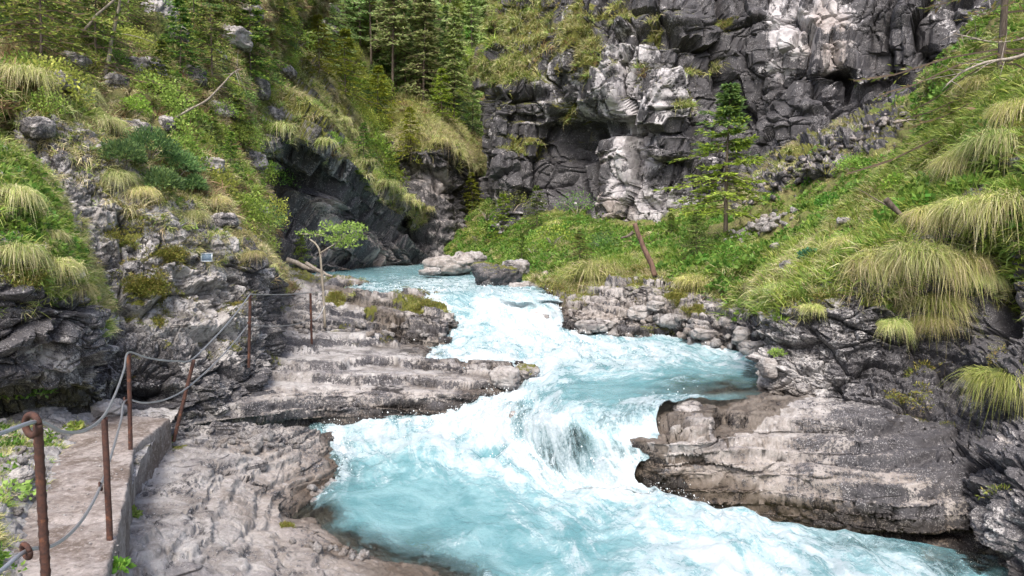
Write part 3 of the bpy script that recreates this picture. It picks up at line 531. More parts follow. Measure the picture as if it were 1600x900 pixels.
# --- rock above the ledge with the way up
PATCH['upper'] = patch('rock_ledge', [
    [(395, 410, 22), (440, 418, 22), (500, 424, 21.5), (560, 434, 20), (610, 448, 18.8), (650, 456, 17.6), (692, 468, 16.8), (716, 482, 16.8)],
    [(400, 440, 17), (440, 440, 17.2), (500, 444, 17.4), (560, 452, 17.2), (610, 460, 16.8), (650, 464, 16.0), (694, 474, 15.3), (716, 487, 15.8)],
    [(405, 470, 14.6), (445, 468, 14.9), (505, 470, 15.2), (560, 476, 15.4), (605, 480, 15.4), (650, 478, 15.0), (698, 488, 14.6), (718, 497, 15.2)],
    [(408, 495, 13.4), (448, 490, 13.9), (508, 492, 14.3), (560, 500, 14.6), (600, 503, 14.7), (648, 500, 14.4), (698, 505, 14.2), (716, 510, 14.9)],
    [(410, 515, 12.9), (450, 512, 13.5), (512, 515, 13.9), (560, 522, 14.1), (600, 528, 14.2), (648, 527, 14.0), (694, 522, 14.0), (712, 524, 14.8)],
    [(412, 545, 12.8), (452, 545, 13.4), (515, 545, 13.8), (560, 550, 14), (600, 556, 14.1), (650, 556, 13.9), (698, 548, 13.9), (714, 545, 14.8)]],
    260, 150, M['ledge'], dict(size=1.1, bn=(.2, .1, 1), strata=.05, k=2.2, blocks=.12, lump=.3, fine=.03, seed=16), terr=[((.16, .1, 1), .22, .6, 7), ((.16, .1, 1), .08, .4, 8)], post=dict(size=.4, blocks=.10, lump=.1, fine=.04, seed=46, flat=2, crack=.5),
    dark=["33333333", "22222233", "11222334", "22333445", "33444555", "33444555"], moss=["55444444", "21112355", "12111331", "12111110", "22101000", "00000000"], warm=["11111111", "11111111", "11112222", "11122333", "22223333", "22222222"],
    stamps=[(525, 458, 16, 6, 'moss', 1), (580, 482, 10, 8, 'moss', .9), (660, 475, 50, 8, 'moss', .6), (640, 495, 50, 4, 'push', -.25), (600, 512, 30, 14, 'push', -.2), (540, 515, 14, 5, 'moss', .8)],
    label='rough rock hump with the footway above the long layered ledge', cat='rock')
# --- near shelf right of the walkway
PATCH['shelf'] = patch('rock_shelf', [
    [q(170, 668, .0), q(262, 668, -.22), q(340, 662, -.25), q(420, 664, -.35), q(480, 668, -.5), q(530, 672, -.75), q(580, 690, -1.2)],
    [q(170, 690, -.1), q(262, 700, -.3), q(340, 692, -.38), q(420, 690, -.48), q(480, 695, -.62), q(530, 705, -.85), q(600, 720, -1.3)],
    [q(170, 740, -.3), q(225, 735, -.32), q(320, 728, -.42), q(400, 725, -.55), q(470, 730, -.7), q(535, 740, -.92), q(610, 750, -1.35)],
    [q(150, 790, -.3), q(205, 785, -.34), q(290, 780, -.45), q(370, 775, -.6), q(440, 775, -.78), q(505, 785, -1.02), q(590, 795, -1.4)],
    [q(140, 845, -.3), q(190, 840, -.36), q(290, 838, -.5), q(385, 830, -.68), q(470, 825, -.88), q(550, 845, -1.0), q(650, 850, -1.45)],
    [q(110, 910, -.3), q(180, 905, -.4), q(300, 905, -.56), q(430, 890, -.78), q(560, 878, -.90), q(690, 895, -1.01), q(780, 900, -1.45)],
    [q(60, 1060, -.3), q(160, 1060, -.42), q(320, 1060, -.6), q(520, 1050, -.85), q(700, 1040, -.98), q(800, 1040, -1.1), q(900, 1050, -1.5)]],
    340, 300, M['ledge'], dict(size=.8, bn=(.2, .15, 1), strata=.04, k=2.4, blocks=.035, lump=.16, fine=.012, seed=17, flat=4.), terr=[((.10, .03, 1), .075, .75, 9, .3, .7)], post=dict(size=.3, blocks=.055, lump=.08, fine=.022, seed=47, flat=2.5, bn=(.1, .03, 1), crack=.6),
    dark=["4444310", "3333310", "2222210", "2222200", "2222200", "2222200", "2222200"], warm=["0113444", "0112466", "0002577", "0023577", "0003578", "0002468", "0002468"],
    stamps=[(480, 790, 40, 10, 'push', -.1), (450, 790, 30, 14, 'dark', .25), (330, 725, 60, 6, 'push', .08), (310, 705, 50, 8, 'push', .08), (450, 818, 8, 6, 'moss', 1), (275, 700, 20, 8, 'moss', .5), (300, 820, 20, 10, 'dark', .3), (380, 700, 50, 20, 'warm', .3)],
    label='pale weathered rock shelf sloping from the walkway to the water', cat='rock')
# --- ground strip between wall and walkway
PATCH['strip'] = patch('path', [
    [q(-420, 640, .45), q(-150, 640, .35), q(0, 655, .25), q(90, 648, .15), q(180, 640, .04), q(280, 640, .0)],
    [q(-450, 700, .3), q(-200, 700, .22), q(0, 700, .12), q(70, 690, .05), q(140, 690, -.05), q(240, 690, -.08)],
    [q(-600, 800, .3), q(-250, 790, .25), q(-30, 780, .16), q(40, 770, .05), q(110, 770, -.06), q(200, 770, -.08)],
    [q(-800, 950, .3), q(-350, 930, .25), q(-90, 910, .18), q(-10, 900, .06), q(70, 900, -.06), q(180, 900, -.08)],
    [q(-1500, 1500, .3), q(-700, 1500, .25), q(-400, 1500, .15), q(-250, 1500, .05), q(-100, 1500, -.06), q(60, 1500, -.08)]],
    150, 150, M['near'], dict(size=.5, blocks=.12, lump=.15, fine=.06, seed=18), dark=.2, moss=.25, grass=["344300", "577300", "677200", "677200", "677200"],
    stamps=[(60, 690, 30, 12, 'grass', .4)], label='stony verge with weeds between wall and walkway', kind='structure')

# ================================================================== WALKWAY SLAB
def walkway():
    edge = [onz(130, 1060, 0), onz(160, 905, 0), onz(182, 835, 0), onz(198, 765, 0), onz(208, 702, 0), onz(235, 678, 0), onz(264, 656, 0)]
    left = [onz(-150, 1060, 0), onz(-55, 905, 0), onz(10, 835, 0), onz(48, 765, 0), onz(85, 702, 0), onz(110, 675, 0), onz(150, 648, 0)]
    E, L = crom(np.array(edge), 150, True), crom(np.array(left), 150)
    cols = []
    for t in np.linspace(0, 1, 60): cols.append(L*(1-t) + E*t)
    top = np.stack(cols, 1)
    P = top.reshape(-1, 3); h = .028*fbm(P*1.3, 4) + .016*ridged(P*3.1, 4)+.008*fbm(P*14, 3); t = np.tile(np.linspace(0, 1, 60), 150)
    crack = np.exp(-((P[:, 1]-4.75-.12*np.sin(P[:, 0]*5))/.02)**2)*.02
    P = P + np.array([0, 0, 1.])*(h - crack - .05*(1-sstep(0, .12, t)))[:, None]
    top = P.reshape(150, 60, 3)
    jag = (.02*fbm(E*5, 4))[:, None]*np.array([1, -.3, 0]); top[:, -1] += jag; top[:, -2] += jag*.6
    side = []
    for k, dz in enumerate((.012, .05, .12, .2, .28, .36, .45)):
        s = top[:, -1].copy(); s[:, 2] = s[:, 2] - dz
        s[:, 0] += .012 + .02*fbm(s*6, 4) + (.0 if k else -.004); side.append(s)
    G = np.concatenate([top, np.stack(side, 1)], 1); nu = G.shape[1]; nv = 150
    i = np.arange(nv-1)[:, None]*nu + np.arange(nu-1)[None]
    Q = np.stack([i, i+1, i+nu+1, i+nu], -1).reshape(-1, 4)
    end = G[-1]; b = nv*nu; V = np.concatenate([G.reshape(-1, 3), end + np.array([0, .05, -.5])])
    j = (nv-1)*nu + np.arange(nu-1); kk = b + np.arange(nu-1)
    Q = np.concatenate([Q, np.stack([j, j+1, kk+1, kk], 1)])
    o = link('walkway', mesh_np('walkway', V, Q, 4, M['concrete']))
    tag(o, 'worn brown concrete walkway slab with a broken right edge', kind='structure')
walkway()

# ================================================================== RIVER
def water_mat():
    s = NT('glacial_water'); p = s.pos(); fo, sh = s.attr('foam'), s.attr('shallow')
    cx = s.n('CombineXYZ'); s.l(s.attr('fu'), cx.inputs[0]); s.l(s.attr('fv'), cx.inputs[1]); fl = s.noise(cx.outputs[0], 2.6, 10, .72, 1.4); ff = s.noise(p, 24, 6, .7, .3); big = s.noise(p, 1.3, 6, .65, 1.2)
    f = s.math('ADD', s.math('MULTIPLY', fo, .79), s.math('ADD', s.math('MULTIPLY', s.math('SUBTRACT', fl, .5), 2.0), s.math('MULTIPLY', s.math('SUBTRACT', ff, .5), .75)))
    f = s.math('ADD', f, s.math('MULTIPLY', s.math('SUBTRACT', big, .5), .7))
    th = s.noise(s.pos((11, 11, 1.6)), 1.6, 7, .7, .4); th2 = s.map(th, .51, .63)
    fm = s.math('MAXIMUM', s.map(f, .22, 1.0), s.math('MULTIPLY', s.math('MULTIPLY', sh, s.map(fo, .3, .6)), th2))
    deep = s.mix(s.map(big, .35, .65), (.105, .255, .285), (.215, .39, .425))
    col = s.mix(fm, deep, (.50, .565, .605))
    hb = s.math('ADD', s.math('MULTIPLY', fl, .6), s.math('ADD', s.math('MULTIPLY', ff, .5), s.math('MULTIPLY', s.noise(p, 70, 4, .7), .2)))
    nb = s.bump(hb, .75, .06)
    b = s.bsdf(col, s.mix(fm, (.12,)*3, (.55,)*3), nb, .5)
    g = s.n('BsdfGlossy'); g.inputs['Roughness'].default_value = .12; s.l(nb, g.inputs['Normal'])
    t = s.n('BsdfTransparent'); t.inputs[0].default_value = (.86, .94, .92, 1)
    fr = s.n('Fresnel'); fr.inputs[0].default_value = 1.33; s.l(nb, fr.inputs['Normal'])
    clear = s.n('MixShader'); s.l(fr.outputs[0], clear.inputs[0]); s.l(t.outputs[0], clear.inputs[1]); s.l(g.outputs[0], clear.inputs[2])
    m = s.n('MixShader'); s.l(s.math('MULTIPLY', sh, s.math('SUBTRACT', 1., s.math('MAXIMUM', s.map(f, .15, .85), s.math('MULTIPLY', th2, s.map(fo, .3, .6)))), clamp=True), m.inputs[0]); s.l(b, m.inputs[1]); s.l(clear.outputs[0], m.inputs[2])
    return s.done(m.outputs[0])
M['water'] = water_mat()
W = [  # rows from near to far: (px, py, level, foam 0-9)
    [(300, 1250, -1.12, 4), (550, 1250, -1.12, 3), (760, 1250, -1.12, 3), (900, 1250, -1.12, 4), (1050, 1250, -1.12, 6), (1250, 1250, -1.12, 7), (1500, 1250, -1.12, 7), (1900, 1250, -1.12, 3)],
    [(480, 1000, -1.1, 3), (620, 1000, -1.1, 2), (760, 1000, -1.1, 3), (900, 1000, -1.1, 4), (1050, 1000, -1.1, 7), (1220, 1000, -1.1, 8), (1450, 1000, -1.1, 6), (1750, 1000, -1.1, 2)],
    [(500, 890, -1.06, 2), (640, 890, -1.06, 1), (770, 890, -1.06, 3), (900, 885, -1.06, 4), (1040, 880, -1.05, 7), (1190, 875, -1.03, 8), (1380, 880, -1.03, 6), (1640, 905, -1.05, 1)],
    [(400, 810, -1.0, 2), (540, 810, -1.0, 2), (680, 812, -1.0, 2), (830, 815, -1.0, 4), (980, 815, -.99, 6), (1110, 820, -.98, 8), (1290, 838, -.98, 6), (1560, 870, -1.0, 1)],
    [(390, 750, -.94, 3), (510, 750, -.92, 4), (640, 755, -.92, 3), (780, 762, -.92, 5), (900, 775, -.93, 8), (1010, 788, -.95, 8), (1150, 812, -.96, 7), (1400, 850, -.98, 1)],
    [(390, 715, -.88, 4), (500, 712, -.85, 6), (620, 712, -.8, 6), (740, 722, -.8, 6), (835, 745, -.86, 9), (905, 766, -.92, 9), (985, 782, -.95, 9), (1150, 815, -.97, 6)],
    [(400, 690, -.80, 5), (510, 682, -.76, 7), (620, 674, -.72, 8), (720, 672, -.66, 9), (800, 702, -.70, 9), (858, 732, -.82, 9), (920, 750, -.86, 9), (995, 768, -.9, 9)],
    [(420, 672, -.75, 5), (520, 664, -.7, 7), (640, 655, -.64, 8), (735, 645, -.52, 9), (800, 655, -.46, 9), (850, 672, -.42, 8), (930, 690, -.42, 7), (1030, 700, -.45, 7)],
    [(500, 640, -.6, 5), (590, 635, -.55, 6), (680, 630, -.5, 7), (755, 622, -.4, 9), (812, 625, -.34, 8), (862, 640, -.27, 7), (930, 648, -.2, 6), (1040, 640, -.15, 4)],
    [(560, 600, -.4, 4), (640, 600, -.36, 5), (710, 600, -.32, 6), (775, 596, -.27, 8), (830, 596, -.22, 7), (885, 602, -.18, 6), (950, 608, -.15, 4), (1200, 618, -.12, 1)],
    [(620, 566, -.2, 4), (690, 564, -.17, 6), (760, 562, -.14, 7), (830, 564, -.12, 8), (890, 568, -.11, 8), (965, 575, -.1, 7), (1070, 584, -.1, 4), (1230, 596, -.1, 1)],
    [(630, 552, -.13, 4), (690, 550, -.12, 6), (750, 547, -.08, 7), (815, 546, -.06, 8), (880, 549, -.06, 9), (965, 556, -.08, 8), (1060, 565, -.1, 7), (1235, 578, -.1, 3)],
    [(635, 540, -.08, 5), (680, 538, -.06, 6), (730, 532, 0, 7), (800, 528, .02, 9), (870, 530, -.01, 9), (950, 539, -.06, 8), (1050, 550, -.09, 7), (1230, 562, -.1, 5)],
    [(640, 515, .15, 5), (680, 512, .17, 6), (725, 510, .19, 8), (780, 508, .21, 9), (835, 507, .21, 9), (885, 512, .12, 8), (950, 522, .0, 6), (1100, 540, -.02, 5)],
    [(640, 488, .45, 4), (685, 486, .46, 6), (725, 486, .47, 7), (770, 484, .49, 9), (815, 482, .50, 9), (860, 483, .49, 8), (910, 492, .22, 6), (1000, 510, .05, 5)],
    [(560, 458, .72, 4), (610, 458, .74, 5), (655, 458, .75, 6), (700, 458, .76, 7), (745, 459, .77, 7), (795, 460, .77, 8), (842, 463, .74, 7), (905, 474, .50, 5)],
    [(500, 443, .82, 2), (560, 441, .82, 3), (612, 440, .82, 5), (655, 440, .82, 7), (695, 440, .82, 7), (740, 441, .83, 6), (790, 443, .83, 6), (860, 449, .83, 5)],
    [(490, 430, .86, 1), (535, 429, .86, 1), (575, 428, .86, 2), (615, 428, .86, 2), (655, 428, .86, 3), (695, 429, .87, 4), (735, 430, .87, 4), (790, 433, .88, 4)],
    [(470, 420, .88, 1), (525, 419, .88, 2), (570, 418, .88, 4), (610, 418, .88, 5), (645, 418, .88, 4), (680, 418, .89, 3), (715, 418, .9, 3), (760, 420, .9, 3)],
    [(470, 412, .95, 2), (530, 411, .95, 3), (580, 410, .95, 5), (615, 410, .95, 5), (650, 409, .95, 5), (690, 409, .96, 5), (720, 409, .96, 5), (770, 410, .96, 4)],
    [(560, 404, 1.05, 3), (600, 404, 1.05, 4), (640, 403, 1.05, 5), (670, 403, 1.05, 5), (695, 402, 1.06, 5), (715, 402, 1.06, 5), (735, 402, 1.06, 5), (760, 403, 1.06, 4)]]
ROCKS = ['slab', 'ledge', 'shelf', 'upper', 'bank', 'rwall', 'wall', 'buttress', 'block']
def grid_max(P, cell, pad):
    k = np.floor(P[:, :2]/cell).astype(int); k0 = k.min(0)-pad; n = k.max(0)-k0+pad+1; g = np.full(n, -9.); np.maximum.at(g, (k[:, 0]-k0[0], k[:, 1]-k0[1]), P[:, 2]); return g, k0
def dilate(g, it):
    for _ in range(it):
        h = g.copy(); e = g <= -8.9
        for ax in (0, 1):
            for sft in (1, -1): h = np.where(e, np.maximum(h, np.roll(g, sft, ax)), h)
        g = h
    return g
def look(gk, cell, P):
    g, k0 = gk; k = np.floor(P[:, :2]/cell).astype(int)-k0; ok = (k >= 0).all(1) & (k < np.array(g.shape)).all(1); k = np.clip(k, 0, np.array(g.shape)-1)
    return np.where(ok, g[k[:, 0], k[:, 1]], -9.)
BED = grid_max(np.concatenate([PATCH[k].P for k in ROCKS[:6]]), .06, 3); BED = (dilate(BED[0], 2), BED[1])
def bed_height(P): return look(BED, .06, P)
def wet_rocks():
    w = PATCH['water'].P; w = w[w[:, 1] < 45]; g, k0 = grid_max(w, .12, 14); G = (dilate(g, 6), k0)
    for k in ROCKS:
        p = PATCH[k].P; wl = look(G, .12, p); n = perlin(p*2.3)
        wet = sstep(.20+.16*n, .02+.08*n, p[:, 2]-wl)*(wl > -8); PATCH[k].A['wet'] = wet
        a = PATCH[k].o.data.attributes.new('wet', 'FLOAT', 'POINT'); a.data.foreach_set('value', wet.astype(np.float32))
def river():
    nu, nv = 290, 520
    foam = crom(crom(np.array([[c[3]/9 for c in r] for r in W]), nv, True).T, nu, True).T.ravel()
    def extra(P, N, A):
        f = np.clip(foam + .0, 0, 1)
        st = [(640, 800, 160, 40, 'foam', -.2), (800, 730, 90, 30, 'foam', .15), (1050, 830, 120, 30, 'foam', .1), (760, 705, 26, 10, 'foam', -.75), (655, 770, 90, 16, 'foam', -.15), (870, 700, 60, 45, 'foam', .1), (975, 745, 30, 40, 'foam', .2), (760, 880, 120, 20, 'foam', -.1), (1000, 850, 60, 20, 'foam', -.2), (1080, 600, 110, 20, 'foam', -.3), (960, 610, 60, 16, 'foam', -.35), (830, 500, 30, 18, 'foam', .1),
              (500, 790, 50, 24, 'shallow', .35), (520, 745, 44, 26, 'shallow', .3), (600, 855, 110, 30, 'shallow', .45), (700, 895, 80, 30, 'shallow', .4), (480, 800, 60, 30, 'shallow', .4), (1360, 855, 100, 20, 'shallow', .6), (1480, 880, 60, 22, 'shallow', .8), (1290, 825, 50, 16, 'shallow', .4), (1110, 607, 70, 12, 'shallow', .45), (872, 712, 52, 36, 'shallow', 1.), (872, 712, 46, 32, 'foam', -.30), (968, 735, 24, 40, 'shallow', .9), (965, 735, 20, 34, 'foam', -.2), (815, 650, 30, 18, 'shallow', .7), (955, 662, 40, 14, 'shallow', .7), (1000, 640, 40, 14, 'shallow', .5), (760, 640, 40, 30, 'shallow', .3), (650, 440, 60, 10, 'shallow', .3), (840, 500, 24, 24, 'shallow', .4), (560, 425, 40, 6, 'shallow', .2)]
        A['foam'] = f; A['shallow'] = np.zeros(len(P)); stamp(A, P, st)
        dep = P[:, 2] - bed_height(P); edge = np.clip(1-dep/.15, 0, 1)*(dep < .6)
        A['shallow'] = A['shallow'] + .75*edge
        A['foam'] = A['foam'] + .55*np.exp(-((dep-.03)/.09)**2)*(foam > .3) - .15*edge
        A['foam'] = np.clip(A['foam'], 0, 1.1); A['shallow'] = np.clip(A['shallow'], 0, 1)
        t = np.repeat(np.linspace(0, 20, nv), nu)                       # rows run with the stream
        d = np.clip(P[:, 1], 5, 40)/8
        e = np.clip(A['foam'], 0, 1)**1.3
        G = P.reshape(nv, nu, 3); ln = np.cumsum(np.concatenate([np.zeros((1, nu)), np.linalg.norm(np.diff(G, axis=0), axis=2)]), 0).mean(1); wd_ = np.cumsum(np.concatenate([np.zeros((nv, 1)), np.linalg.norm(np.diff(G, axis=1), axis=2)], 1), 1)
        A['fu'] = (wd_ - wd_[:, nu//2:nu//2+1]).ravel() + .25*perlin(P*.8); A['fv'] = np.repeat(ln, nu)*.42
        a = np.array([.7, .4, 1.5])
        h = (.035 + .15*e)*fbm(P*a*1.6/np.sqrt(d)[:, None], 3)*1.2 + (.016 + .075*e)*ridged(P*np.array([3.0, 2.0, 4]), 4) + (.004 + .02*e)*fbm(P*np.array([13, 9, 13.]), 3)
        px, py = proj(P)
        h = h + .09*np.exp(-(((px-880)/60)**2 + ((py-690)/34)**2)) + .07*np.exp(-(((px-680)/70)**2 + ((py-700)/22)**2)) - .10*np.exp(-(((px-760)/24)**2 + ((py-706)/12)**2)) + .10*np.exp(-(((px-850)/22)**2 + ((py-492)/20)**2))
        return P + np.array([0, 0, 1.])*h[:, None] + N*(.03*e*fbm(P*5+5, 3))[:, None]
    rows = [[q(*c[:3]) for c in r] for r in W]
    PATCH['water'] = patch('river', rows, nu, nv, M['water'], None, extra=extra, label='turquoise river foaming white over rock steps', kind='structure')
river()
wet_rocks()

# ================================================================== FINDING A SPOT ON THE BUILT SURFACES
class Spots:
    def __init__(s, names):
        P = np.concatenate([PATCH[k].P for k in names]); N = np.concatenate([PATCH[k].N for k in names])
        px, py = proj(P); d = P[:, 1]
        m = (px > -300) & (px < 1900) & (py > -400) & (py < 1150); P, N, px, py, d = P[m], N[m], px[m], py[m], d[m]
        key = ((py+400)//6).astype(int)*1000 + ((px+300)//6).astype(int)
        o = np.lexsort((d, key)); k = key[o]; first = np.concatenate([[True], k[1:] != k[:-1]])
        s.cell = dict(zip(k[first].tolist(), o[first].tolist())); s.P, s.N = P, N
    def __call__(s, px, py):
        a, b = int((py+400)//6), int((px+300)//6)
        for r in range(0, 9):
            best = None
            for i in range(-r, r+1):
                for j in range(-r, r+1):
                    if max(abs(i), abs(j)) != r: continue
                    c = s.cell.get((a+i)*1000 + b+j)
                    if c is not None and (best is None or s.P[c][1] < s.P[best][1]): best = c
            if best is not None: return s.P[best].copy(), s.N[best].copy()
        raise ValueError(('no surface', px, py))
ALL = [k for k in PATCH if k not in ('water',)]
spot = Spots(ALL)
spot_back = Spots(['far', 'hill', 'buttress', 'knob'])
spot_far = Spots(['far'])
def metres(px, d): return px*d/F                    # a width in the 1600 px picture to metres at that distance

# ================================================================== FOLIAGE SHAPES
def unit(v): return v/(np.linalg.norm(v, axis=-1, keepdims=True) + 1e-9)
def blades(root, d, L, w, droop, seg, c0, c1, rg):
    n = len(root); side = unit(np.cross(d, rg.normal(size=(n, 3)))); V, Cc = [], []
    for k in range(seg+1):
        t = k/seg; p = root + d*(L*t)[:, None]; p[:, 2] -= L*droop*t*t*.9
        ww = w*(1-t**1.6*.92)/2
        V += [p - side*ww[:, None], p + side*ww[:, None]]; c = c0*(1-t) + c1*t; Cc += [c, c]
    V = np.stack(V, 1).reshape(-1, 3); Cc = np.stack(Cc, 1).reshape(-1, 3)
    b = np.arange(n)[:, None]*(2*(seg+1)); k = 2*np.arange(seg)[None]; i = b + k
    return V, np.stack([i, i+1, i+3, i+2], -1).reshape(-1, 4), Cc
def rhombs(c, d, s, L, w, col):
    m = c + d*(L*.45)[:, None]; V = np.stack([c, m + s*(w/2)[:, None], c + d*L[:, None], m - s*(w/2)[:, None]], 1).reshape(-1, 3)
    return V, np.arange(len(c)*4).reshape(-1, 4), np.repeat(col, 4, 0)
def pal(rg, n, cols, p=None, jit=.18):
    cols = np.array(cols, float); i = rg.choice(len(cols), n, p=p); return cols[i]*(1+rg.normal(size=(n, 1))*jit).clip(.5, 1.6)
def joined(parts):
    V, Q, Cc, b = [], [], [], 0
    for v, q_, c in parts: V.append(v); Q.append(q_+b); Cc.append(c); b += len(v)
    return np.concatenate(V), np.concatenate(Q), np.concatenate(Cc)
GREEN = [(.11, .20, .03), (.16, .25, .04), (.22, .29, .055), (.075, .135, .025)]
STRAW = [(.50, .44, .27), (.42, .36, .21), (.58, .53, .36), (.31, .25, .15)]
YELLOW = [(.29, .33, .09), (.37, .38, .13), (.23, .29, .07)]
def tuft_mesh(name, n, L, spread, cols, tips, lean=.35, droop=.6, wd=.010, seed=0, seg=2, up=1.):
    rg = np.random.default_rng(seed); a = rg.uniform(0, 2*np.pi, n); r = spread*np.sqrt(rg.uniform(0, 1, n))
    root = np.stack([r*np.cos(a), r*np.sin(a), -.03*np.ones(n)], 1)
    t = np.abs(rg.normal(.35, .3, n)); b = a + rg.normal(0, .7, n)
    d = unit(np.stack([np.sin(t)*np.cos(b) + lean, np.sin(t)*np.sin(b), up*np.cos(t)], 1))
    Ls = L*rg.uniform(.5, 1.15, n)
    V, Q, Cc = blades(root, d, Ls, wd*rg.uniform(.6, 1.4, n), droop*rg.uniform(.5, 1.5, n), seg, pal(rg, n, cols), pal(rg, n, tips), rg)
    return mesh_np(name, V, Q, 4, M['grass'], True, cols=Cc)
def leafclump_mesh(name, n, R3, leaf, cols, mat='leaf', seed=0, stems=6, flat=.6, needle=False):
    rg = np.random.default_rng(seed)
    u = unit(rg.normal(size=(n, 3))); u[:, 2] = np.abs(u[:, 2])*1.1 - .1; rad = rg.uniform(.35, 1, n)**.6
    lump = 1 + .35*perlin(u*1.7+seed*3.3)[:, None]
    c = u*rad[:, None]*lump*np.array(R3); c[:, 2] += R3[2]*.05
    d = unit(u*(1 if needle else .6) + rg.normal(size=(n, 3))*.55 + np.array([0, 0, .3 if needle else -.1])); s = unit(np.cross(d, rg.normal(size=(n, 3))*flat + np.array([0, 0, 1-flat])))
    L = leaf*rg.uniform(.6, 1.3, n); col = pal(rg, n, cols)
    V, Q, Cc = rhombs(c, d, s, L, L*(.28 if needle else .62), col)
    return V, Q, Cc
def foliage_obj(name, VQC, mat, parent=None): return link(name, mesh_np(name, *VQC[:2], 4, mat, True, cols=VQC[2]), parent)
def stems(pts_list, rads, seg=5):
    b = Bag()
    for p, r in zip(pts_list, rads): b.tube(p, r, seg)
    return b

def conifer(h, r, seed, whorls=24, per=5, twigs=9, clump=(.16, .035), nclump=3, cols=GREEN, bare=.12, trunk_r=.06, droop=.25, rise=.5, skew=(0, 0), top_cols=None, shoot=None, thin=0., power=.85, jag=.25, vert=.14):
    rg = np.random.default_rng(seed); tz = np.linspace(0, 1, 14)
    bend = np.stack([.02*h*np.sin(tz*3+seed)*tz, .02*h*np.cos(tz*2.3+seed)*tz, tz*h], 1); bend[0, 2] = -.15*min(1, h/6)
    trunk = Bag().tube(bend, trunk_r*(1-tz*.93), 7)
    BC, BD, BL = [], [], []; parts = []; nb = whorls*per
    z = np.repeat(np.linspace(bare, .985, whorls), per) + rg.normal(0, .35/whorls, nb); z = z.clip(bare*.8, .99)
    az = rg.uniform(0, 2*np.pi, nb) if per < 4 else (np.tile(np.arange(per)*2*np.pi/per, whorls) + np.repeat(np.arange(whorls)*1.1, per) + rg.normal(0, .3, nb))
    ln = r*(1-z)**power*rg.uniform(1-jag*2, 1+jag*.6, nb)*(1+skew[1]*np.cos(az-skew[0])) + .03*h*.3
    keep = rg.uniform(size=nb) > thin*(1-z); z, az, ln = z[keep], az[keep], ln[keep]; nb = len(z)
    out = np.stack([np.cos(az), np.sin(az), np.zeros(nb)], 1); o2 = np.stack([-np.sin(az), np.cos(az), np.zeros(nb)], 1)
    el = rise*(z-.45)*1.3 + rg.normal(0, .08, nb)
    base = np.stack([np.interp(z, tz, bend[:, k]) for k in range(3)], 1)
    def P(t): # points along every branch, t scalar
        p = base + out*(ln*t*np.cos(el))[:, None]; p[:, 2] += ln*t*np.sin(el) - droop*ln*t*t + .35*droop*ln*t**4*1.6; return p
    segs = [P(t) for t in (0, .35, .7, 1.)]
    bw = (.006 + .012*ln)*max(1., clump[1]/.04)*.55
    for k in range(3):                              # the bough itself, a thin ribbon
        a, b = segs[k], segs[k+1]; u = np.array([0, 0, 1.])*bw[:, None]
        V = np.stack([a-u, b-u*.6, b+u*.6, a+u], 1).reshape(-1, 3); parts.append((V, np.arange(len(V)).reshape(-1, 4), np.tile((.10, .075, .055), (len(V), 1))))
    cc = np.array(cols)
    for k in range(twigs):
        t = .18 + .82*(k+rg.uniform(0, 1, nb))/twigs; t = t.clip(0, 1)
        p = base + out*(ln*t*np.cos(el))[:, None]; p[:, 2] += ln*t*np.sin(el) - droop*ln*t*t + .56*droop*ln*t**4
        sg = np.where((np.arange(nb)+k) % 2 == 0, 1., -1.); ang = rg.uniform(.5, 1.15, nb)
        d = unit(out*np.cos(ang)[:, None] + o2*(sg*np.sin(ang))[:, None] + np.array([0, 0, 1.])*(rg.normal(-.08, vert, nb))[:, None])
        tl = ln*.34*(1.08-t)**.6*rg.uniform(.6, 1.2, nb) + clump[0]*.4
        for j in range(nclump):
            c = p + d*(tl*j/nclump)[:, None]; c[:, 2] -= .12*tl*(j/nclump)**2
            dd = unit(d + rg.normal(size=(nb, 3))*.22); s = unit(np.cross(dd, rg.normal(size=(nb, 3))*.45 + np.array([0, 0, 1.])))
            col = pal(rg, nb, cols)
            if top_cols is not None: m = rg.uniform(size=nb) < ((z-.5)*2.6).clip(0, 1); col[m] = pal(rg, m.sum(), top_cols)
            if shoot is not None and j == nclump-1: m = rg.uniform(size=nb) < .6; col[m] = pal(rg, m.sum(), shoot)
            parts.append(rhombs(c, dd, s, np.maximum(clump[0]*rg.uniform(.7, 1.3, nb), tl/nclump*.9), clump[1]*rg.uniform(.7, 1.4, nb), col))
    return trunk, joined(parts)
def plant_tree(name, tr, crown, loc, rz, label, cat, group=None, bark='bark', mat='needle', scale=1.):
    e = empty(name, loc, rz); e.scale = (scale,)*3; tag(e, label, cat, group)
    link('trunk', tr if isinstance(tr, bpy.types.Mesh) else tr.mesh('trunk', M[bark]), e)
    link('crown', crown if isinstance(crown, bpy.types.Mesh) else mesh_np('crown', *crown[:2], 4, M[mat], True, cols=crown[2]), e)
    return e

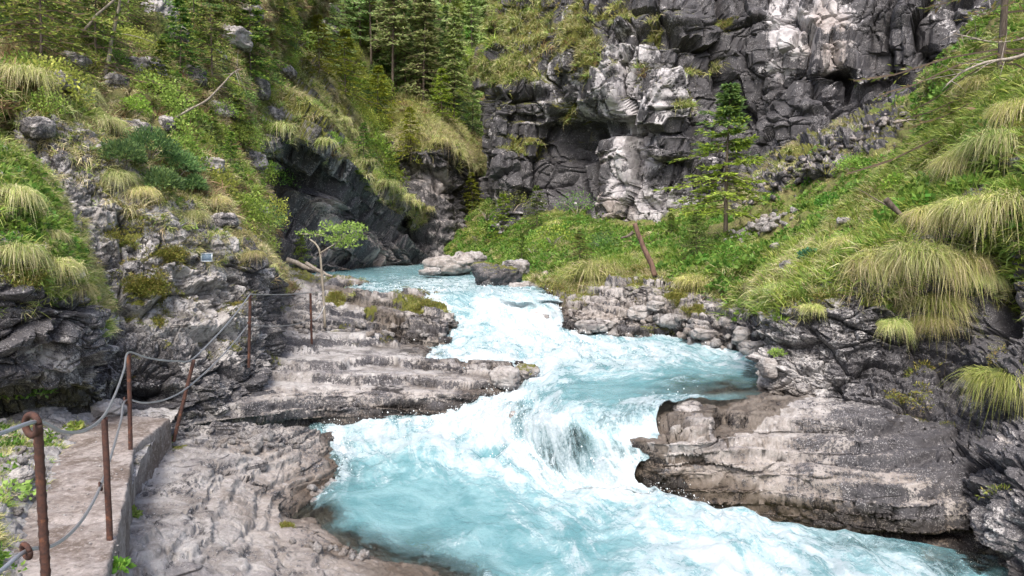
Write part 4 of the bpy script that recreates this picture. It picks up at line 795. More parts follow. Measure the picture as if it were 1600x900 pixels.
# ================================================================== GRASS AND UNDERGROWTH (stuff)
def collection_of(name, meshes):
    col = bpy.data.collections.new(name)
    for k, m in enumerate(meshes): col.objects.link(bpy.data.objects.new(f'{name}_{k:02d}', m))
    return col
def scatter_tree(col):
    g = bpy.data.node_groups.new('scatter', 'GeometryNodeTree')
    g.interface.new_socket('Geometry', in_out='INPUT', socket_type='NodeSocketGeometry'); g.interface.new_socket('Geometry', in_out='OUTPUT', socket_type='NodeSocketGeometry')
    i, o = g.nodes.new('NodeGroupInput'), g.nodes.new('NodeGroupOutput'); ip = g.nodes.new('GeometryNodeInstanceOnPoints')
    ci = g.nodes.new('GeometryNodeCollectionInfo'); ci.inputs['Collection'].default_value = col; ci.inputs['Separate Children'].default_value = True; ci.inputs['Reset Children'].default_value = True
    def na(n, t): k = g.nodes.new('GeometryNodeInputNamedAttribute'); k.data_type = t; k.inputs['Name'].default_value = n; return k.outputs[0]
    e = g.nodes.new('FunctionNodeEulerToRotation'); g.links.new(na('rot', 'FLOAT_VECTOR'), e.inputs[0])
    g.links.new(i.outputs[0], ip.inputs['Points']); g.links.new(ci.outputs[0], ip.inputs['Instance']); ip.inputs['Pick Instance'].default_value = True
    g.links.new(na('idx', 'INT'), ip.inputs['Instance Index']); g.links.new(e.outputs[0], ip.inputs['Rotation']); g.links.new(na('scl', 'FLOAT_VECTOR'), ip.inputs['Scale']); g.links.new(ip.outputs[0], o.inputs[0])
    return g
def scatter(name, P, rot, scl, idx, col, label, cat):
    me = bpy.data.meshes.new(name); me.vertices.add(len(P)); me.vertices.foreach_set('co', np.asarray(P, np.float32).ravel())
    for n_, t, v in (('rot', 'FLOAT_VECTOR', rot), ('scl', 'FLOAT_VECTOR', scl)):
        a = me.attributes.new(n_, t, 'POINT'); a.data.foreach_set('vector', np.asarray(v, np.float32).ravel())
    a = me.attributes.new('idx', 'INT', 'POINT'); a.data.foreach_set('value', np.asarray(idx, np.int32))
    o = link(name, me); md = o.modifiers.new('scatter', 'NODES'); md.node_group = scatter_tree(col)
    return tag(o, label, cat, kind='stuff')
def sample(pt, n, rg, w=None):
    """n random points on a patch, weighted per face by area and w(vertex weights); returns P, N, vertex index"""
    q0 = pt.Q[:, 0]; wt = pt.area.copy()
    nu = pt.G.shape[1]; qq = pt.Q.mean(1)
    if w is not None: wt = wt*w[pt.Q].mean(1)
    px, py = proj(pt.P[q0]); wt = wt*((px > -120) & (px < 1720) & (py > -140) & (py < 1000))
    f = rg.choice(len(wt), n, p=wt/wt.sum()); a, b = rg.uniform(size=(2, n, 1)); v = pt.P[pt.Q[f]]
    p = (v[:, 0]*(1-a) + v[:, 1]*a)*(1-b) + (v[:, 3]*(1-a) + v[:, 2]*a)*b
    return p, pt.N[q0[f]], q0[f]
def orient(N, rg, up=.6, hang=1.):
    """euler angles: local Z between the normal and up, local X down the slope"""
    n = len(N); z = unit(N*(1-up) + np.array([0, 0, 1.])*up + rg.normal(size=(n, 3))*.12)
    x = N*np.array([1, 1, 0])*hang + rg.normal(size=(n, 3))*.45; x = unit(x - z*(x*z).sum(1)[:, None]); y = np.cross(z, x)
    out = np.array([Matrix(((x[i, 0], y[i, 0], z[i, 0]), (x[i, 1], y[i, 1], z[i, 1]), (x[i, 2], y[i, 2], z[i, 2]))).to_euler() for i in range(n)])
    return out
rg = np.random.default_rng(21)
T_STRAW = [tuft_mesh(f'straw{k}', 46, .34, .07, STRAW + GREEN[:2], STRAW, lean=.5, droop=.85, wd=.009, seed=100+k) for k in range(4)]
T_GREEN = [tuft_mesh(f'green{k}', 44, .26, .08, GREEN, GREEN[:3] + YELLOW, lean=.25, droop=.5, wd=.013, seed=120+k) for k in range(4)]
T_MIX = [tuft_mesh(f'mixed{k}', 46, .30, .08, GREEN + YELLOW, STRAW + YELLOW, lean=.4, droop=.7, wd=.012, seed=140+k) for k in range(3)]
def lm(name, *a, mat='leaf', **k): v = leafclump_mesh(name, *a, **k); return mesh_np(name, v[0], v[1], 4, M[mat], True, cols=v[2])
T_LEAF = [lm(f'herb{k}', 60, (.16, .16, .12), .075, [(.07, .15, .02), (.11, .20, .035), (.16, .25, .05)], seed=160+k) for k in range(3)]
T_MOSS = [lm(f'moss{k}', 130, (.13, .13, .06), .035, [(.10, .12, .02), (.18, .18, .04), (.075, .09, .015), (.16, .13, .04)], seed=170+k, mat='moss', needle=True) for k in range(2)]
T_BUSH = [lm(f'bush{k}', 900, (.6, .6, .55), .062, cc, seed=180+k) for k, cc in enumerate(([(.16, .26, .045), (.22, .32, .06), (.11, .18, .035)], [(.26, .33, .07), (.32, .37, .085), (.19, .25, .05)], [(.11, .19, .06), (.16, .24, .07), (.08, .13, .045)]))]
T_BROWN = [tuft_mesh(f'brown{k}', 40, .3, .1, [(.20, .14, .075), (.26, .19, .1), (.14, .09, .05)], [(.28, .2, .11), (.2, .14, .08)], lean=.3, droop=.7, wd=.012, seed=190+k) for k in range(2)]
GRASS = collection_of('grass_kinds', T_STRAW + T_GREEN + T_MIX + T_LEAF + T_MOSS + T_BUSH + T_BROWN)
K_STRAW, K_GREEN, K_MIX, K_LEAF, K_MOSS, K_BUSH, K_BROWN = range(0, 4), range(4, 8), range(8, 11), range(11, 14), range(14, 16), range(16, 19), range(19, 21)
def cover(name, keys, label, cat='grass'):
    """keys: (patch, count, kinds with weights, size, up, key attribute or function)"""
    PP, RR, SS, II = [], [], [], []
    for (pk, n, kinds, size, up, wf) in keys:
        pt = PATCH[pk]; w = wf(pt) if callable(wf) else np.clip(pt.A[wf], 0, 1)**2
        w = w*(.12 + sstep(-.32, .05, perlin(pt.P/(1.1*size)+11)))
        p, N, vi = sample(pt, n, rg, w)
        ks = np.concatenate([np.full(len(k), ww/len(k)) for k, ww in kinds]); ids = np.concatenate([np.array(list(k)) for k, _ in kinds])
        # kinds grow in patches: shift the choice by a slow noise
        u = (rg.uniform(size=n)*.55 + .45*(.5+.9*perlin(p/(2.2*size)+7)).clip(0, .999)); cum = np.cumsum(ks)/ks.sum(); idx = ids[np.searchsorted(cum, u.clip(0, .9999))]
        sc = size*rg.uniform(.6, 1.35, n)
        PP.append(p - N*.02); RR.append(orient(N, rg, up)); SS.append(np.stack([sc, sc, sc*rg.uniform(.8, 1.2, n)], 1)); II.append(idx)
    return scatter(name, np.concatenate(PP), np.concatenate(RR), np.concatenate(SS), np.concatenate(II), GRASS, label, cat)
up_w = lambda lo, hi, key='grass': (lambda pt: np.clip(pt.A[key], 0, 1)**1.5*sstep(lo, hi, pt.N[:, 2]))
moss_w = lambda pt: np.clip(pt.A['moss'], 0, 1.2)**3*(.15+sstep(-.1, .6, pt.N[:, 2]))*(perlin(pt.P*1.7) > -.1)
cover('hillside_grass', [('hill', 13000, [(K_STRAW, 1.9), (K_BROWN, 1.1), (K_MIX, 1.1), (K_GREEN, 1.1), (K_LEAF, .6)], 1.15, .55, 'grass'),
                         ('hill', 330, [(K_BUSH, 1.)], .65, .7, 'grass')], 'mixed straw and green grass covering the left hillside')
cover('verge_grass', [('block', 2600, [(K_STRAW, 1.), (K_MIX, 1.2), (K_GREEN, 1.), (K_LEAF, .5), (K_BROWN, .3)], .62, .4, 'grass'), ('wall', 1100, [(K_STRAW, 1.6), (K_MIX, 1.), (K_GREEN, .6)], .75, .4, 'grass'),
                      ('strip', 700, [(K_GREEN, 1.), (K_MIX, 1.), (K_LEAF, .5)], .42, .8, 'grass')], 'tussocky grass on the brow of the left rock wall and along the verge')
cover('buttress_grass', [('buttress', 6200, [(K_BROWN, .8), (K_STRAW, 1.), (K_MIX, 1.8), (K_GREEN, .8)], 1.7, .4, 'grass'), ('knob', 1600, [(K_STRAW, 1.), (K_MIX, 1.6), (K_BROWN, .7)], 2.6, .4, 'grass'),
                         ('buttress', 60, [(K_BUSH, 1.)], .8, .7, 'grass')], 'dry yellowish grass capping the dark buttress and knob')
cover('forest_undergrowth', [('far', 3600, [(K_BUSH, 1.)], 1.7, .8, 'grass'), ('far', 3000, [(K_MIX, 1.), (K_GREEN, 1.), (K_LEAF, .6)], 4.2, .7, 'grass')], 'low green undergrowth on the far wooded slope', 'undergrowth')
cover('slope_grass', [('slope', 15000, [(K_GREEN, 1.6), (K_MIX, .8), (K_LEAF, 1.), (K_STRAW, .6), (K_BROWN, .4)], 1.2, .6, 'grass'), ('scree', 250, [(K_MIX, 1.), (K_STRAW, 1.)], 1.6, .6, 'moss')], 'bright green grass and herbs on the right slope')
cover('wall_grass', [('rwall', 5600, [(K_STRAW, .8), (K_MIX, 1.), (K_GREEN, 2.2), (K_LEAF, .5)], 1.05, .35, 'grass'), ('bank', 700, [(K_MIX, 1.), (K_STRAW, 1.), (K_GREEN, .6)], .9, .5, 'grass')], 'long grass on top of the right rock wall')
cover('cliff_moss', [('cliff', 2300, [(K_MOSS, 1.5), (K_BROWN, .08), (K_MIX, 1.2), (K_GREEN, 1.)], 2.2, .4, lambda pt: np.clip(pt.A['moss']-.5, 0, 1)**1.3*sstep(-.15, .5, pt.N[:, 2])), ('cliff', 900, [(K_GREEN, 1.), (K_LEAF, 1.)], 2., .5, 'grass')], 'olive moss and dry tufts on the cliff ledges', 'moss')
cover('rock_moss', [(k, n, [(K_MOSS, 1.), (K_MIX, .18)], s, .5, moss_w) for k, n, s in (('wall', 900, .75), ('rwall', 1300, .9), ('bank', 500, .9), ('upper', 260, .9), ('ledge', 90, .6), ('shelf', 60, .4), ('block', 160, .6), ('slab', 60, .6))], 'cushions of olive moss on the rocks by the river', 'moss')

# ================================================================== HANGING TUSSOCKS
def tussock(px, py, w_px, label, n=900, L=.36, dome=(.5, .42, .19), cols=STRAW + GREEN[:2], tips=STRAW, out=(-.5, -.85), seed=0, group=None, sp=None, droop=1.35, wd=.0065):
    rg = np.random.default_rng(500+seed); p, N = (sp or spot)(px, py)
    k = metres(w_px, p[1])/2/dome[0]; o = np.array([out[0], out[1], 0.]); o /= np.linalg.norm(o); s = np.cross((0, 0, 1), o)
    e = empty('grass_tussock', tuple(p)); tag(e, label, 'grass tuft', group)
    D = np.array(dome)*k
    def place(u): return u[:, :1]*s*D[0] + u[:, 1:2]*o*D[1] + u[:, 2:]*np.array([0, 0, 1.])*D[2]
    u = unit(rg.normal(size=(n, 3))); u[:, 2] = np.abs(u[:, 2])*.9 + .02; u[:, 1] = np.where(u[:, 1] < -.5, -u[:, 1], u[:, 1]); u = unit(u)
    lump = 1 + .22*perlin(u*2.3 + seed*5.)[:, None]
    cl = rg.integers(0, 26, n); bias = rg.normal(size=(26, 3))*.34; clen = rg.uniform(.55, 1.25, 26); tone = rg.uniform(.72, 1.2, 26)
    cu = unit(rg.normal(size=(26, 3))); cu[:, 2] = np.abs(cu[:, 2])*.9; cu[:, 1] = np.where(cu[:, 1] < -.4, -cu[:, 1], cu[:, 1]); u = unit(cu[cl] + rg.normal(size=(n, 3))*.26)
    root = place(u*lump*rg.uniform(.72, 1., n)[:, None]); nn = unit(place(u)); n0 = n
    d = unit(nn*.55 + o*.3 + np.array([0, 0, .42]) + s*(u[:, :1]*.35) + bias[cl] + rg.normal(size=(n, 3))*.3)
    V, Q, Cc = blades(root, d, L*k*rg.uniform(.4, 1.2, n)*clen[cl], wd*k**.5*rg.uniform(.6, 1.5, n), droop*rg.uniform(.6, 1.5, n), 3, pal(rg, n, cols)*tone[cl][:, None], pal(rg, n, tips)*tone[cl][:, None], rg)
    link('blades', mesh_np('blades', V, Q, 4, M['grass'], True, cols=Cc), e)
    th, ph = np.meshgrid(np.linspace(0, 2*np.pi, 21), np.linspace(-.5*np.pi, .5*np.pi, 9)); uu = np.stack([np.cos(ph)*np.cos(th), np.cos(ph)*np.sin(th), np.sin(ph)], -1).reshape(-1, 3)
    C0 = place(uu*(.78*(1+.2*perlin(uu*2.3+seed*5.)))[:, None]); i = np.arange(8)[:, None]*21 + np.arange(20)[None]
    link('root_mound', mesh_np('root_mound', C0, np.stack([i, i+1, i+22, i+21], -1).reshape(-1, 4), 4, M['soil']), e)
    return e
YG = GREEN[1:3] + YELLOW
for k, a in enumerate([
    (1372, 408, 80, 'left end of the long straw tussock over the dark right wall'), (1430, 398, 110, 'broad straw tussock hanging over the dark right wall'), (1492, 404, 100, 'thick straw and green tussock beside the dark cleft of the right wall'), (1532, 432, 60, 'narrow tussock drooping into the dark cleft of the right wall'),
    (1452, 470, 90, 'lower fringe of long grass under the broad straw tussock'), (1397, 508, 46, 'small bright tuft hanging on the dark right wall'), (1452, 500, 60, 'greenish tuft beside the small bright tuft on the right wall')]):
    tussock(*a, seed=k, n=1900, cols=STRAW[1:2]+YG+GREEN[:1], tips=STRAW+YELLOW)
for k, a in enumerate([(1452, 336, 80, 'straw tussock at the left end of the middle grass ledge'), (1512, 322, 100, 'straw tussock in the centre of the middle grass ledge on the right'), (1580, 318, 110, 'straw tussock at the right end of the middle grass ledge'),
    (1500, 252, 80, 'pale tussock drooping below the upper right grass'), (1560, 222, 110, 'large pale tussock high on the right slope'), (1600, 170, 90, 'pale tussock beneath the bare branch at the upper right'), (1530, 130, 70, 'tussock growing below the overhanging conifer on the right'),
    (1575, 590, 110, 'bright yellow green tuft low on the dark wall at the right edge'), (1330, 384, 60, 'brownish grass tuft at the top of the right rock nose')]):
    tussock(*a, seed=20+k, n=1700, cols=(YG if k in (7,) else STRAW[1:2]+YG+GREEN[:1]), tips=(YELLOW+STRAW[:1] if k == 7 else STRAW+YELLOW))
for k, a in enumerate([(40, 120, 110, 'straw tuft at the left end of the upper brow'), (112, 145, 100, 'drooping straw tuft on the upper brow left of the grey wall'), (165, 190, 70, 'straw tuft where the upper brow turns down'), (190, 275, 70, 'straw tuft hanging on the grey wall below the dwarf pine'), (225, 300, 60, 'brown straw tuft hanging under the dwarf pine'),
    (300, 335, 60, 'brownish grass tuft above the small plaque'), (375, 362, 50, 'straw tuft right above the corner of the grey wall'), (400, 392, 44, 'pale drooping grass at the right corner of the grey wall'), (340, 310, 50, 'straw tuft on the lower hillside edge'),
    (25, 395, 100, 'straw and green tuft on top of the dark block at the left edge'), (85, 415, 90, 'yellowish tuft on top of the dark rock block'), (130, 450, 50, 'narrow tuft running down the edge of the dark rock block'), (20, 305, 90, 'fresh green and straw tuft at the left picture edge'), (75, 365, 70, 'straw tuft behind the yellowish tuft on the dark block')]):
    tussock(a[0], a[1], a[2]*.75, a[3], seed=40+k, n=1300, cols=STRAW[:2]+YG, tips=STRAW+YELLOW[:2], out=(.5, -.85))
for k, a in enumerate([(1080, 438, 60, 'straw tuft on the river bank under the young spruce'), (1130, 428, 44, 'dry tuft on the bank beside leafy herbs'), (1022, 405, 40, 'tuft at the foot of the dead leaning trunk'), (1220, 450, 50, 'grass tuft at the left corner of the right wall'), (1270, 480, 40, 'olive moss tuft on the nose of the right wall'), (930, 425, 110, 'wide mossy grass cushion on the river bank'), (870, 345, 40, 'straw tuft below the cave mouth')]):
    tussock(*a, seed=60+k, n=700, cols=STRAW[:1]+YG, tips=STRAW[:2]+YELLOW)

for k, (x, y, w) in enumerate([(510, 172, 40), (528, 190, 36), (545, 208, 40), (556, 232, 34), (572, 250, 36), (588, 266, 34), (600, 286, 34), (618, 296, 34), (634, 308, 34), (652, 318, 30), (668, 328, 28), (440, 205, 46), (475, 212, 40), (505, 222, 34), (410, 215, 40), (655, 215, 46), (690, 222, 44), (715, 240, 30), (735, 262, 24)]):
    where = 'low on the slanting ridge of the dark buttress' if 6 < k < 11 else 'high on the slanting ridge of the dark buttress' if k < 7 else 'above the overhang of the dark buttress' if k < 15 else 'on the cap of the small dark knob'
    tussock(x, y, w, 'dry grass cushion '+where, seed=80+k, n=260, cols=STRAW[:2]+YG, tips=STRAW[:3]+YELLOW, group='grass cushions '+where, L=.5, wd=.014)

# ================================================================== TREES, SHRUBS, DEAD WOOD
NEAR_N = [(.07, .13, .03), (.10, .18, .035), (.15, .23, .045), (.05, .09, .025)]
# the lone fir in front of the cliff
p, _ = spot(1128, 372); h = metres(238, p[1])
tr, cr = conifer(h, h*.46, 5, whorls=16, per=8, twigs=16, nclump=4, clump=(.16, .05), vert=.05, cols=[(.31, .37, .06), (.37, .43, .075), (.24, .30, .05), (.15, .18, .04)], top_cols=[(.10, .165, .06), (.14, .21, .065), (.18, .24, .07)], bare=.2, trunk_r=.065, droop=.16, rise=.35, skew=(math.pi*.97, .30), thin=.5, jag=.35)
plant_tree('fir_tree', tr, cr, tuple(p), 0, 'lone bright green fir standing in front of the black cliff', 'tree')
def dead_twigs():
    e = Bag(); rg = np.random.default_rng(9)
    for k in range(26):
        z = h*rg.uniform(.17, .5); a = rg.uniform(-1.2, 1.2); L = h*rg.uniform(.12, .26); t = np.linspace(0, 1, 5)[:, None]
        e.tube(np.array([0, 0, z]) + t*L*np.array([math.cos(a), math.sin(a), 0]) + np.array([0, 0, -1])*L*.28*t**2, (1-t[:, 0]*.8)*.014, 4)
    o = e.build('dead_branches', M['drift'], [x for x in C.objects if x.name == 'fir_tree'][0])
dead_twigs()
# young conifers near the camera, each its own spot: (px, py of the foot, height px, width ratio, label, colours)
KINDS = {}
def kind(key, **k):
    if key not in KINDS:
        tr, cr = conifer(**k); KINDS[key] = (tr.mesh('trunk', M['bark']), mesh_np('crown', *cr[:2], 4, M['far' if key[0] == 'far' else 'needle'], True, cols=cr[2]), k['h'])
    return KINDS[key]
SPRUCE = [dict(h=2.2, r=1.0, seed=30+k, whorls=12, per=7, twigs=12, nclump=4, vert=.06, clump=(.10, .042), cols=NEAR_N, shoot=[(.34, .40, .08), (.27, .34, .06)], bare=.06, trunk_r=.028, droop=.3, rise=.5, thin=.15) for k in range(3)]
DARKSP = [dict(h=4.0, r=2.5, seed=40+k, whorls=13, per=7, twigs=14, nclump=4, vert=.06, clump=(.16, .06), cols=[(.07, .115, .03), (.10, .15, .035), (.15, .19, .045), (.18, .15, .07)], shoot=[(.30, .36, .09), (.22, .28, .06)], bare=.08, trunk_r=.05, droop=.45, rise=.35, thin=.2) for k in range(2)]
YELSP = [dict(h=2.5, r=1.15, seed=50+k, whorls=16, per=5, twigs=9, nclump=4, clump=(.13, .05), cols=[(.20, .25, .035), (.25, .28, .04), (.14, .19, .03)], bare=.05, trunk_r=.03, droop=.2, rise=.5, thin=.2) for k in range(2)]
for k, (px, py, hp, kd, label) in enumerate([
    (252, 152, 90, 'S0', 'small young spruce with fresh shoots standing free on the left hillside'), (330, 140, 150, 'D0', 'dark drooping spruce on the left hillside right of the small one'), (60, 110, 210, 'D1', 'wide spruce whose boughs fill the upper left corner'), (150, 112, 190, 'D0', 'dark spruce beside the pale birch stem at the upper left'),
    (20, 60, 150, 'S1', 'light green spruce at the top of the left edge'), (115, 60, 140, 'S2', 'green spruce high on the hillside near the left edge'), (390, 120, 140, 'S1', 'green young spruce on the hillside left of the grassy ridge'), (430, 60, 120, 'S2', 'young spruce at the top of the grassy ridge'), (300, 60, 110, 'S0', 'light young spruce at the top edge above the grey outcrop'),
    (375, 230, 80, 'S2', 'little spruce among green bushes under the curved dead branch'), (360, 275, 70, 'S0', 'little spruce low on the left hillside'), (468, 415, 50, 'Y0', 'yellow green young spruce behind the log by the footway'), (1090, 408, 78, 'D1', 'thin young spruce on the bank left of the lone fir'),
    (200, 60, 130, 'D1', 'dark spruce between the birch stem and the grey outcrop'), (285, 110, 110, 'S1', 'light tipped spruce above the free standing small one'), (350, 30, 130, 'D0', 'drooping spruce at the top edge right of the grey outcrop'), (420, 110, 70, 'S0', 'little spruce on the grassy ridge'), (10, 20, 160, 'D0', 'drooping spruce at the very top of the left edge'), (455, 60, 80, 'S1', 'young spruce left of the grey crag'), (330, 230, 60, 'S1', 'young spruce above the dwarf pine on the hillside'), (1482, 205, 42, 'Y1', 'low bright yellow green spruce on the right slope'), (540, 160, 110, 'Y0', 'yellow green larch like tree above the grassy ridge'), (590, 200, 100, 'Y1', 'yellow green young tree at the forest edge'), (500, 120, 90, 'Y0', 'bright young tree beside the grey crag'), (640, 250, 80, 'Y1', 'bright young tree above the dark knob'), (565, 250, 60, 'S1', 'small spruce in the gully behind the grassy ridge'),
    (690, 190, 80, 'Y0', 'light green young tree before the dark forest'), (610, 290, 50, 'S2', 'small green spruce in the gully left of the dark knob'), (735, 330, 60, 'Y1', 'yellowish young tree in the gap beside the cliff edge'), (780, 370, 70, 'Y0', 'yellow green young tree on the far right bank'), (835, 360, 70, 'D0', 'dark bushy spruce under the cliff edge'), (900, 420, 60, 'D1', 'dark low spruce on the right bank above the rocks'), (810, 410, 50, 'S0', 'small spruce on the far right bank above the boulder'), (1045, 372, 40, 'S2', 'tiny spruce on the slope below the white pillar')]):
    try: p, N = spot(px, py)
    except ValueError: continue
    sp = {'S': SPRUCE, 'D': DARKSP, 'Y': YELSP}[kd[0]][int(kd[1])]; tm, cm, h0 = kind(kd, **sp)
    plant_tree('young_spruce', tm, cm, tuple(p), k*1.3, label, 'tree', 'young conifers on the slopes', scale=metres(hp, p[1])/h0)
# conifer leaning in at the upper right corner
tr, cr = conifer(5.2, 2.3, 77, whorls=20, per=5, twigs=12, nclump=4, clump=(.12, .03), cols=[(.06, .09, .02), (.10, .13, .03), (.16, .15, .05), (.16, .12, .07)], shoot=[(.2, .24, .05)], bare=.05, trunk_r=.07, droop=.45, rise=.2, thin=.3)
p, _ = spot(1590, 150); plant_tree('overhanging_conifer', tr, cr, (p[0]+.5, p[1]+1.2, p[2]-.2), 1., 'conifer reaching over the slope in the upper right corner', 'tree')
# far forest: spruces with bare lower stems
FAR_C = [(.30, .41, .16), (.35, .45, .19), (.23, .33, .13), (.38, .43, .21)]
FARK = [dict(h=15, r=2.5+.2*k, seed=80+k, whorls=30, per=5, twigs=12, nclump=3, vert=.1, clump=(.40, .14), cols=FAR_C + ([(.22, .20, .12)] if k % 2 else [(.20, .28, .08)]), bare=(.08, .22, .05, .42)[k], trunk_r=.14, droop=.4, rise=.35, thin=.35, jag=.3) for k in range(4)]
rgf = np.random.default_rng(90); n_far = 0; used = []
where = [(655, 186), (612, 132), (622, 140), (475, 92), (740, 238), (770, 222), (705, 212), (688, 200), (560, 70), (640, 60), (540, 40)]
for i in range(900):
    if len(where) > 60: break
    a, b = rgf.uniform(430, 830), rgf.uniform(-90, 300)
    if b > 60 + (a-430)*.75 or b > 280: continue
    if all(abs(a-x) > 9 or abs(b-y) > 14 for x, y in where): where.append((a, b))
for i, (a, b) in enumerate(where):
    try: p, N = spot_far(a, b)
    except ValueError: continue
    k = 3 if i == 0 else 1 if i < 3 else int(rgf.integers(0, 4)); tm, cm, h0 = kind(('far', k), **FARK[k]); s = rgf.uniform(.45, .85) if i > 2 else (1.15, .95, .8)[i]
    lab = {0: 'tall spruce with a bare pale trunk in the middle of the far forest', 1: 'straight brown trunked spruce left of the bare pale trunk', 2: 'thin spruce close beside the straight brown trunk', 3: 'spruce on the ridge by the grey crag', 4: 'slender pale stemmed spruce near the cliff edge'}.get(i, ('bushy', 'bare stemmed', 'full branched', 'tall bare stemmed')[k] + ' spruce ' + ('above the grassy ridge' if a < 560 else 'in the gully by the grassy ridge' if a < 650 else 'behind the dark knob in the gorge' if a < 740 else 'in the gap beside the cliff edge') + (', upslope' if b < 20 else ''))
    plant_tree('spruce', tm, cm, tuple(p), float(rgf.uniform(0, 6)), lab, 'tree', 'spruces of the far forest', scale=float(s))
def shrub(px, py, w_px, label, cols, seed, leaf=.06, flat=.8, n=420, name='shrub', cat='shrub', needle=False, dims=(.5, .5, .42), sp=None, bark='bark_pale', group=None, lift=.15):
    p, N = (sp or spot)(px, py); k = metres(w_px, p[1])/2/dims[0]
    e = empty(name, tuple(p)); tag(e, label, cat, group); rg = np.random.default_rng(seed)
    V, Q, Cc = leafclump_mesh(name, n, tuple(d*k for d in dims), leaf*max(1, k**.4), cols, seed=seed, needle=needle); V[:, 2] += lift*k
    foliage_obj('foliage', (V, Q, Cc), M['needle' if needle else 'leaf'], e)
    b = Bag()
    for j in range(7):
        a = rg.uniform(0, 6.28); t = np.linspace(0, 1, 5)[:, None]; tip = np.array([math.cos(a)*.7, math.sin(a)*.7, .75])*k*np.array(dims)*rg.uniform(.6, 1.)
        b.tube(t*tip + np.array([0, 0, -.05]) + np.array([0, 0, .15*k])*np.sin(t*3)*.5, (1-t[:, 0]*.75)*.014*k**.5, 4)
    b.build('stems', M[bark], e); return e
LG = [(.20, .33, .08), (.26, .38, .11), (.16, .27, .06)]; PINE = [(.08, .16, .06), (.11, .2, .07), (.15, .25, .08), (.055, .11, .045)]
for k in range(5):
    shrub([192, 235, 278, 255, 300][k], [262, 250, 272, 296, 300][k], [70, 80, 70, 60, 44][k], ['left part of the dark dwarf pine on the hillside', 'tall middle clump of dark dwarf pine on the hillside', 'right clump of dark dwarf pine above the straw tufts', 'low dwarf pine clump hanging over the grey wall', 'small dwarf pine at the lower right of the clump'][k], PINE, 700+k, leaf=.06, needle=True, n=2600, name='dwarf_pine', group='dwarf pines on the hillside')
for k, a in enumerate([(430, 300, 80, 'light green bush at the foot of the left hillside', LG), (455, 330, 50, 'pale leaved bush against the dark buttress', LG), (410, 275, 50, 'green bush above the light green bush', GREEN[:3]), (350, 190, 60, 'green bush under the curved dead branch', GREEN[1:3]), (380, 165, 50, 'light bush at the tip of the curved dead branch', LG), (300, 205, 60, 'green bush above the dwarf pine', GREEN[:3]), (285, 20, 60, 'bright leaved sapling at the top of the hillside', LG),
    (212, 178, 50, 'small bush right of the birch stem', GREEN[1:3]), (460, 90, 80, 'round bush on the grassy ridge', GREEN[:3]), (430, 150, 60, 'bush on the crest of the dark buttress', YG), (520, 230, 40, 'bush in the gully behind the buttress', GREEN[:3]), (760, 340, 60, 'light bush under the cliff edge', LG), (860, 385, 70, 'broad green bush on the right bank', GREEN[1:3]), (905, 335, 70, 'fresh green herbs below the cave mouth', [(.09, .22, .03), (.13, .27, .04)]), (800, 330, 60, 'brownish green bush against the cliff edge', YG), (830, 400, 60, 'low green bush above the mossy boulder', GREEN[:3]), (745, 375, 50, 'yellowish bush at the end of the right bank', YG), (940, 390, 50, 'dark bush left of the dead leaning trunk', PINE), (1135, 412, 56, 'leafy green herb clump on the bank under the fir', [(.08, .2, .03), (.12, .26, .04)]), (1262, 405, 30, 'small bluish pine seedling on the brow of the right wall', [(.04, .12, .06), (.05, .14, .07)]), (1090, 345, 30, 'green herb patch right of the white pillar', [(.09, .22, .03), (.13, .27, .04)]), (1330, 270, 50, 'light herb clump on the grass slope', [(.14, .27, .05), (.2, .32, .07)]), (1400, 300, 50, 'green herb clump in the upper grass slope', GREEN[:3]), (1290, 330, 44, 'herb clump in the middle of the grass slope', [(.09, .2, .03), (.13, .24, .04)])]):
    shrub(*a, 720+k, n=520, leaf=.055)
for k, a in enumerate([(62, 618, 44, 'green fern like plant on the ledge under the dark block', LG), (15, 622, 44, 'green plant at the left edge under the dark block', LG), (185, 888, 30, 'bright leafy seedling at the slab edge near the bottom', [(.13, .28, .04), (.2, .34, .06)]), (205, 805, 26, 'green weed growing at the right edge of the slab', LG), (15, 770, 80, 'green grass like weed on the verge at the left edge', LG), (115, 672, 30, 'low weeds on the verge below the wall', YG), (258, 690, 20, 'little weed at the far slab corner', LG), (1215, 548, 22, 'small green fern on the left corner of the right wall', LG)]):
    shrub(*a, 760+k, n=130, leaf=.045, name='leafy_plant', cat='plant', dims=(.5, .5, .3), lift=0.)
# pale sapling by the footway with a bent stem
p, _ = spot(507, 508); d0 = p[1]
def pix(path, d): return np.array([at(x, y, d + (o[0] if o else 0)) for x, y, *o in path])
e = empty('sapling', tuple(p)); tag(e, 'slim pale sapling with bent stem and light green crown by the footway', 'tree')
loc = lambda a: a - p
Bag().tube(loc(spline(pix([(508, 512), (506, 470), (503, 430), (500, 395), (494, 382), (484, 374)], d0), 24)), np.linspace(.026, .016, 24), 7).tube(loc(spline(pix([(500, 396), (512, 388), (528, 378), (540, 368)], d0-.1), 12)), np.linspace(.015, .006, 12), 5).tube(loc(spline(pix([(470, 366), (490, 366), (520, 370), (545, 366)], d0+.2), 12)), np.linspace(.013, .005, 12), 5).build('trunk', M['bark_pale'], e)
sprays = []
for j, (x, y, w, n, dz) in enumerate([(545, 362, .34, 150, 0), (530, 378, .30, 130, .1), (556, 374, .22, 80, .25), (520, 362, .24, 80, -.2), (540, 386, .24, 90, .0), (497, 370, .22, 50, .2), (476, 366, .16, 30, .2), (512, 352, .14, 24, .1), (560, 356, .16, 40, .1)]):
    V, Q, Cc = leafclump_mesh('crown', int(n*2), (w, w*.9, w*.5), .05, LG, seed=801+j); sprays.append((V + loc(np.array(at(x, y, d0+dz))), Q, Cc))
foliage_obj('crown', joined(sprays), M['leaf'], e)
